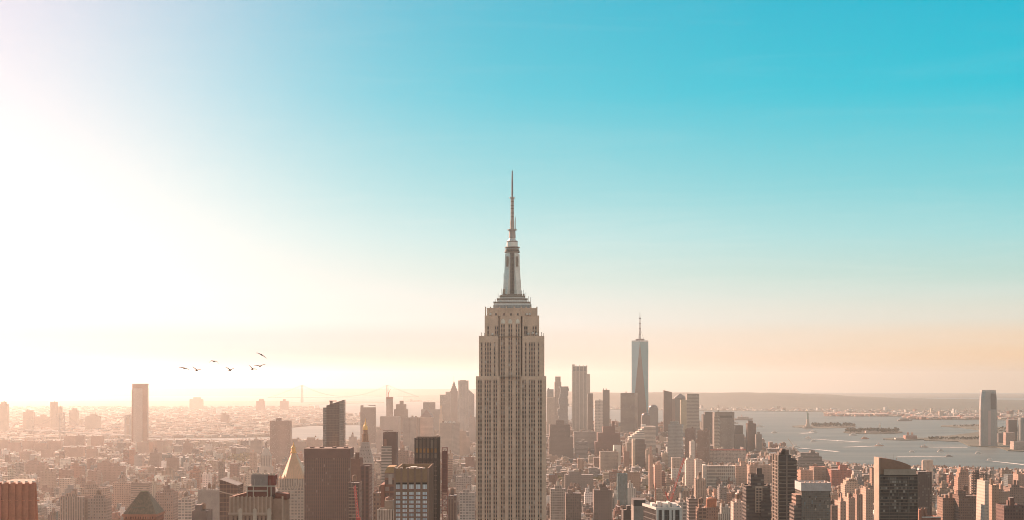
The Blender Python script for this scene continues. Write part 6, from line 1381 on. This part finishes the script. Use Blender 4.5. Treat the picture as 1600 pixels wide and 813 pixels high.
# --------------------------------------------- birds
def bird(label, px, py, span, dih_l, dih_r, yaw, roll, bend=.25):
    D = 230.0; o = None; m = MB(); c = (.02, .018, .016); span *= 1.12; s = span / 2
    # one closed skin: cross-sections run from the left wing tip through the body to the right tip
    secs = []
    def sec(x, z, y, chord, th): secs.append([(x, y + chord * .5, z), (x, y + chord * .15, z + th), (x, y - chord * .5, z + th * .2), (x, y, z - th * .8)])
    def wing(sgn, dih):
        out = []
        for k in (1, .8, .55, .3, .14):
            a = dih if k < .5 else dih - bend * (k - .5) * 2; z = s * (.5 * min(k, .5) * 2 * math.sin(dih) + max(0, k - .5) * math.sin(a)); out.append((sgn * s * k * math.cos(dih * .8), z, -.10 * k * k * span + .03, .11 + .19 * (1 - k) ** .7 * span * .9, .03 + .05 * (1 - k)))
        return out
    L = wing(-1, dih_l); Rr = wing(1, dih_r)[::-1]
    for x, z, y, ch, th in L: sec(x, z, y, ch, th)
    sec(-.075, .0, 0, .42, .085); sec(0, .0, 0, .50, .11); sec(.075, .0, 0, .42, .085)
    for x, z, y, ch, th in Rr: sec(x, z, y, ch, th)
    for a, b in zip(secs, secs[1:]):
        for i in range(4): j = (i + 1) % 4; m.face([a[i], a[j], b[j], b[i]], 'plain', c)
    m.face(secs[0], 'plain', c); m.face(secs[-1][::-1], 'plain', c)
    # head and tail grow out of the body ends
    m.rings(0, 0, [(.001, 0), (.001, .0001)], 3, 'plain', c)
    def tube(pts):
        prev = None
        for y, z, r, sq in pts:
            ring = [(r * math.cos(2 * math.pi * i / 8), y, z + r * sq * math.sin(2 * math.pi * i / 8)) for i in range(8)]
            if prev:
                for i in range(8): j = (i + 1) % 8; m.face([prev[i], prev[j], ring[j], ring[i]], 'plain', c)
            prev = ring
    tube([(-.46, .0, .11, .2), (-.30, 0, .08, .5), (-.12, 0, .13, .9), (.1, 0, .135, .95), (.24, .01, .07, 1), (.31, .02, .06, 1), (.37, .02, .045, 1), (.42, .01, .012, 1), (.46, 0, .003, 1)])
    o = m.build('bird', None, (X(px, D), D, Z(py, D))); o.rotation_euler = (R(8), R(roll), R(yaw)); return tag(o, label, 'bird', 'birds gliding over the left of the city')
bird('leftmost dark bird gliding with flat slightly tilted wings', 287.5, 575.5, 1.45, .12, -.05, 20, 8)
bird('dark bird with raised left wing just right of the leftmost bird', 307.6, 578.8, 1.5, .75, .35, -15, 4)
bird('dark bird with both wings arched down, highest of the left birds', 334.2, 565, 1.3, .25, .2, 10, 4, 1.5)
bird('dark bird with wings raised in a wide V in the middle of the flock', 359.6, 578.6, 1.45, .7, .5, -20, 2)
bird('dark bird with one steep left wing at the right end of the flock', 394.5, 577, 1.3, .95, .15, -10, 5)
bird('dark bird gliding with shallow V wings over the steep winged bird', 406.2, 572.5, 1.6, .35, .38, 5, -4)
bird('topmost dark bird banking with wings sloping down to the right', 408.5, 554.6, 1.6, .22, -.30, 15, 14)

# ------------------------------------------------------------------ the rest of the city: a street grid of plots
plots = []
PAL = [((.27, .14, .10), 'red brick'), ((.36, .25, .18), 'tan brick'), ((.50, .41, .32), 'cream'), ((.30, .27, .25), 'grey'), ((.70, .64, .57), 'white'), ((.17, .12, .10), 'dark brown'), ((.46, .29, .21), 'salmon brick'), ((.41, .33, .26), 'buff stone'), ((.22, .20, .19), 'charcoal'), ((.40, .18, .12), 'rust red')]
PAL = [(tuple(v * .88 for v in c), n) for c, n in PAL]
PAL += [((.07, .12, .13), 'teal grey'), ((.85, .80, .73), 'bright white')]
PW = [5, 6, 5, 4, 4, 3, 5, 5, 3, 3, 1, 4]
FACS = ['punched', 'punched', 'punched', 'paired', 'punched_small', 'ribbon', 'piers', 'bigwin']
def blocked(px0, px1, yt, D):
    """lowest row that this plot's top may reach without hiding what the photo shows behind it"""
    lim = 0
    for hx0, hx1, hyt, hyb, hD, ref in HEROES:
        if hD > D + 5 and px1 > hx0 + .5 and px0 < hx1 - .5: lim = max(lim, hyb)
    return lim
footprints = [(X(a, D) - 6, X(b, D) + 6, D - 8, D + 70) for a, b, yt, yb, D, ref in HEROES]
import bisect
fp_sorted = sorted(footprints, key=lambda f: f[2])
def in_hero(x0, x1, y0, y1):
    for a, b, c, d in footprints:
        if x1 > a and x0 < b and y1 > c and y0 < min(d, c + 60): return True
    return False
shore_row = curve([(0, 600), (1150, 600), (1190, 704), (1245, 712), (1300, 724), (1370, 728), (1440, 729), (1520, 731), (1600, 735)])
parks = [(X(368, 4450), 4520, 62, 330), (X(1018, 3850), 3880, 60, 130), (X(915, 3550), 3580, 85, 110), (X(1060, 3250), 3280, 70, 90)]
y = 1500.0
while y < 8200:
    dens = 1 if y < 6000 else .8
    hw = .40 * y + 60
    x = -hw - rnd.uniform(0, 60)
    ave_next = x + rnd.uniform(60, 200)
    while x < hw:
        w = (rnd.uniform(9, 19) if y < 2600 else rnd.uniform(9, 24)) * (1.2 if y > 4800 else 1) * (1 if rnd.random() < .88 else 1.7)
        if (x + w) > ave_next: x = ave_next + 24; ave_next = x + rnd.choice((150, 190, 240)); continue
        for row in (0, 1):
            d = rnd.uniform(16, 29); y0 = y + row * 33 + rnd.uniform(0, 3); px0, px1 = 800 + x / y0 * F, 800 + (x + w) / y0 * F
            if px1 < -40 or px0 > 1640: continue
            if y0 + d + 10 > man_far(800 + (x + w / 2) / y0 * F): continue
            if any(abs(x + w / 2 - a) < c and abs(y0 - b) < e for a, b, c, e in parks): continue
            if in_hero(x, x + w, y0, y0 + d): continue
            pm = (px0 + px1) / 2
            med = 24 if y0 < 3400 else 19
            if y0 > 4600 and 560 < pm < 1130: med = 34
            if 2400 < y0 < 4500 and 850 < pm < 1250: med = 22
            h = med * math.exp(rnd.gauss(0, .38))
            if rnd.random() < .055: h *= rnd.uniform(1.6, 2.6)
            if y0 < 2400: h = rnd.uniform(22, 62) * (1 + (2400 - y0) / 1500)
            yt = HY + (EYE - h - 3) * F / y0
            lim = max(blocked(px0, px1, yt, y0), shore_row(pm) if y0 < 5000 else 0, row_of_ground(y0) - (26 if y0 > 4500 else 60), 685.5 if (pm < 570 and y0 > 4900) else 0)
            if yt < lim:
                h = EYE - 3 - (lim + rnd.uniform(0, 3) - HY) * y0 / F
                if h < 7: continue
                yt = HY + (EYE - h - 3) * F / y0
            if yt > 816: continue
            plots.append([x + w / 2, y0 + d / 2, w - rnd.uniform(.3, 1.5), d, h, px0, px1, yt, y0])
        x += w
    y += 80 if y < 5200 else 92

def hidden(pl):
    px0, px1, yt, D = pl[5], pl[6], pl[7], pl[8]
    for hx0, hx1, hyt, hyb, hD, ref in HEROES:
        if hD < D and hx0 < px0 + 1 and hx1 > px1 - 1 and hyt < yt + 2: return True
    return px1 < 2 or px0 > 1598 or yt > 810
vis = [p for p in plots if not hidden(p)]
score = lambda p: (p[6] - p[5]) * min(60, (p[4] * F / p[8]) * .5 + p[3] * 259 / p[8] * F / p[8]) if p[7] < 808 else 0
vis.sort(key=lambda p: -score(p)); single = vis[:240]; ids = {id(p) for p in single}

REFS = [(h[0], h[1], h[2], h[5]) for h in HEROES if h[5]]
used_labels = set()
def place_words(px, yt, tries):
    c = sorted(REFS, key=lambda r: abs((r[0] + r[1]) / 2 - px) + .5 * abs(r[2] - yt))
    r = c[tries % len(c)]
    rel = 'below' if r[0] - 2 < px < r[1] + 2 else ('right of' if px > r[1] else 'left of')
    return f'{rel} the {r[3]}'
FW = {'punched': '', 'paired': 'with paired windows', 'punched_small': 'with tiny windows', 'ribbon': 'with striped floors', 'piers': 'with ribbed front', 'bigwin': 'with broad windows'}
for p in single:
    cx, cy, w, d, h, px0, px1, yt, y0 = p
    i = rnd.choices(range(len(PAL)), PW)[0]; tint, cw = PAL[i]; fac = rnd.choice(FACS)
    tall = 'tall' if h > 50 else ('mid height' if h > 24 else 'low'); shape = 'narrow' if w < 17 else ('wide' if w > 30 else '')
    st = []; kind = rnd.random(); sw = ''
    if kind < .42 and h > 16: a = rnd.uniform(.1, .4); st = [(a, a + .5, .2, .8, h + rnd.uniform(4, 9))]; sw = 'stepped'
    root_name = rnd.choice(['apartment_building', 'loft_building', 'office_building', 'brick_building']) if cw.endswith('brick') or cw == 'rust red' else rnd.choice(['apartment_building', 'loft_building', 'office_building'])
    bits = rnd.choice((2, 3, 3, 4)) if y0 < 3000 else rnd.choice((1, 1, 2, 3)) if y0 < 3600 else rnd.choice((0, 1, 1))
    noun = {'apartment_building': 'apartment house', 'loft_building': 'loft', 'office_building': 'office block', 'brick_building': 'brick house'}[root_name]
    if cw.endswith('brick') and noun == 'brick house': noun = 'house'
    lab = None
    for tr in range(12):
        for opt in (0, 1):
            s = ' '.join(x for x in (tall, shape, sw, cw, noun, FW[fac] if opt or tr > 1 else '', place_words((px0 + px1) / 2, yt, tr)) if x)
            if s not in used_labels and len(s.split()) <= 16: lab = s; break
        if lab: break
    used_labels.add(lab)
    ri = rnd.choice(ROOFS)
    building(root_name, lab, 'building', cx, cy, w, d, h, fac, vary(tint, .15), (rnd.uniform(2.6, 3.6), rnd.uniform(3.3, 3.9)), 0, ri, st, bits, 'city blocks between the landmark towers', 1.0, rnd.random() < .25 and y0 < 3600)

# all the smaller roofs as one mass
cm = MB()
for p in plots:
    if id(p) in ids: continue
    cx, cy, w, d, h, px0, px1, yt, y0 = p
    tint = vary(rnd.choices(PAL, PW)[0][0], .2); g = gz(cx, cy) + 2.5; fac = rnd.choice(FACS); rc = rnd.choice(ROOFS)
    cm.prism(rect(cx - w / 2, cx + w / 2, cy - d / 2, cy + d / 2), g, g + h, fac, tint, (3.2, 3.6), rc, parapet=.9 if y0 < 3500 else 0)
    n = rnd.choice((1, 2, 3, 4)) if y0 < 3300 else rnd.choice((0, 1, 1, 2)) if y0 < 5200 else rnd.choice((0, 0, 1))
    for _ in range(n):
        a = rnd.uniform(3, min(9, w * .45)); b = rnd.uniform(3, 8); x = cx + rnd.uniform(-.5, .5) * (w - a); yy = cy + rnd.uniform(-.5, .5) * (d - b); hh = rnd.uniform(2.5, 6)
        cm.box(x - a / 2, x + a / 2, yy - b / 2, yy + b / 2, g + h - 1, g + h + hh, 'plain', vary(rnd.choice((tint, (.55, .48, .4), (.4, .3, .24))), .2), cap=rnd.choice(ROOFS))
    if y0 < 4200 and rnd.random() < .45:
        x = cx + rnd.uniform(-.3, .3) * w; yy = cy + rnd.uniform(-.3, .3) * d; cm.rings(x, yy, [(1.9, g + h), (1.9, g + h + 6), (.2, g + h + 8)], 6, 'plain', vary((.26, .16, .11), .3))
tag(cm.build('low_rooftops'), 'dense mass of small roofs between the larger buildings', None, None, 'stuff')

# roofs across the river, on the far shores and on the hills
fm = MB()
def scatter(n, f, hmin, hmax, wmin, wmax, cols, tall=.0, roofs=ROOFS):
    for _ in range(n):
        px, D, ok = f()
        if not ok: continue
        x = X(px, D); g = gz(x, D) + ok; w = rnd.uniform(wmin, wmax); d = rnd.uniform(wmin, wmax); h = rnd.uniform(hmin, hmax) * (rnd.uniform(2, 4) if rnd.random() < tall else 1); c = vary(rnd.choice(cols), .2)
        a = rnd.uniform(0, .6); ca, sa = math.cos(a), math.sin(a); pl = [(x + ca * u - sa * v, D + sa * u + ca * v) for u, v in ((-w / 2, -d / 2), (w / 2, -d / 2), (w / 2, d / 2), (-w / 2, d / 2))]
        fm.prism(pl, g - 2, g + h, 'punched_small', c, (3.4, 3.6), rnd.choice(roofs))
def f_bk():
    px = rnd.uniform(-60, 570); a, b = bk_near(px), min(bk_far(px), 14500); D = a + (b - a) * rnd.random() ** 1.5 + 20
    return px, D, 3 if D < b - 30 else 0
scatter(5200, f_bk, 5, 11, 14, 38, [p[0] for p in PAL], .008, [(.16, .15, .14), (.22, .2, .18), (.12, .11, .1), (.26, .22, .18), (.3, .28, .26), (.14, .14, .10)])
def f_hill():
    px = rnd.uniform(640, 1640); a = hill_near(px); k = .02 + .15 * rnd.random() ** 1.6; D = a * ((a + 9000) / a) ** k
    return px, D, 1 + hillz(px, D, k)
scatter(700, f_hill, 5, 11, 12, 34, [WHITE, CREAM, PINK, TAN, WHITE], .05)
def f_port():
    px = rnd.uniform(1292, 1640); near = Dof(651 if px < 1415 else 656); D = near + rnd.random() * (hill_near(px) * .98 - near); return px, D, 4
scatter(500, f_port, 5, 11, 18, 50, [PINK, RED, CREAM, TAN, BRICK], .02)
tag(fm.build('far_shore_roofs'), 'countless tiny far roofs on the other shores', None, None, 'stuff')

# trees: islands, waterside park and city squares
tm = MB()
def tree(x, y, z, h, tint):
    tm.bar((x, y, z - 1), (x, y, z + h * .5), h * .035, 'plain', (.09, .065, .05), 4)
    for _ in range(26):
        a = rnd.uniform(0, 2 * math.pi); e = rnd.uniform(-.6, 1.0); r = h * .36 * rnd.uniform(.5, 1.0); c = Vector((x + r * math.cos(a) * math.cos(e), y + r * math.sin(a) * math.cos(e), z + h * .62 + r * math.sin(e)))
        s = h * rnd.uniform(.10, .19); n = Vector((rnd.gauss(0, 1), rnd.gauss(0, 1), rnd.gauss(.5, 1))).normalized(); u = n.cross(Vector((.3, .5, 1))).normalized(); v = n.cross(u)
        tm.face([c - u * s - v * s * .7, c + u * s * .8 - v * s, c + u * s + v * s * .8, c - u * s * .7 + v * s], 'foliage', vary(tint, .25))
GRN = (.075, .07, .032); YEL = (.20, .155, .04)
for x0, x1, ya, yb, n, hh in ((1268, 1336, 668, 665.5, 150, 17), (1322, 1405, 677.5, 674.5, 190, 17), (1450, 1530, 688.5, 686, 120, 10), (1470, 1600, 680, 670, 260, 11), (1490, 1545, 668, 665.5, 60, 9)):
    for _ in range(n):
        px = rnd.uniform(x0, x1)
        if x0 == 1470 and px < 1536: continue
        p = G(px, rnd.uniform(ya, yb), 3); tree(p.x, p.y, p.z, hh * rnd.uniform(.6, 1.15), rnd.choice((GRN, GRN, (.11, .085, .04))))
for a, b, c, e in parks:
    for _ in range(230):
        x, yy = a + rnd.uniform(-1, 1) * c, b + rnd.uniform(-1, 1) * e
        if in_hero(x - 5, x + 5, yy - 5, yy + 5): continue
        tree(x, yy, gz(x, yy) + 3, rnd.uniform(13, 20), rnd.choice((YEL, YEL, (.12, .11, .04))))
tag(tm.build('park_foliage'), 'autumn yellow and green tree crowns in parks and on islands', None, None, 'stuff')

# ------------------------------------------------------------------ fittings belong to the part they sit on
NEST = {'antenna_ring': 'antenna_mast', 'side_antenna': 'antenna_mast', 'louvre': 'mast_shaft', 'mast_window': 'mast_shaft', 'arch_ornament': 'centre_bay', 'torch': 'raised_arm',
        'spiked_crown': 'robed_figure', 'funnel': 'deck_house', 'hangers': 'main_cable', 'lantern': 'gold_pyramid', 'gold_cupola': 'belfry', 'belfry_column': 'belfry', 'spire_ring': 'spire',
        'fan_hood': 'cooling_plant', 'rail_post': 'plant_room', 'frame_beam': 'plant_room', 'frame_post': 'plant_room', 'dormer': 'copper_roof', 'ridge_cap': 'copper_roof', 'bracket': 'cornice',
        'clock_face': 'wall', 'aerial': 'curved_screen', 'lamp_room': 'shaft', 'parapet_block': 'wall', 'roof_cap': 'roof', 'vent': 'drum', 'gilt_tip': 'wall', 'corner_turret': 'wall', 'hoist_tie': 'hoist_mast', 'red_edge': 'roof', 'water_tank': 'roof', 'penthouse': 'roof'}
stem_of = lambda o: o.name.split('.')[0]
for root in [o for o in bpy.data.objects if o.type == 'EMPTY']:
    kids = list(root.children); by = {}
    for k in kids: by.setdefault(stem_of(k), []).append(k)
    for k in kids:
        want = NEST.get(stem_of(k))
        if want and want in by: k.parent = by[want][by[stem_of(k)].index(k) % len(by[want])] if stem_of(k) == 'hangers' else by[want][0]
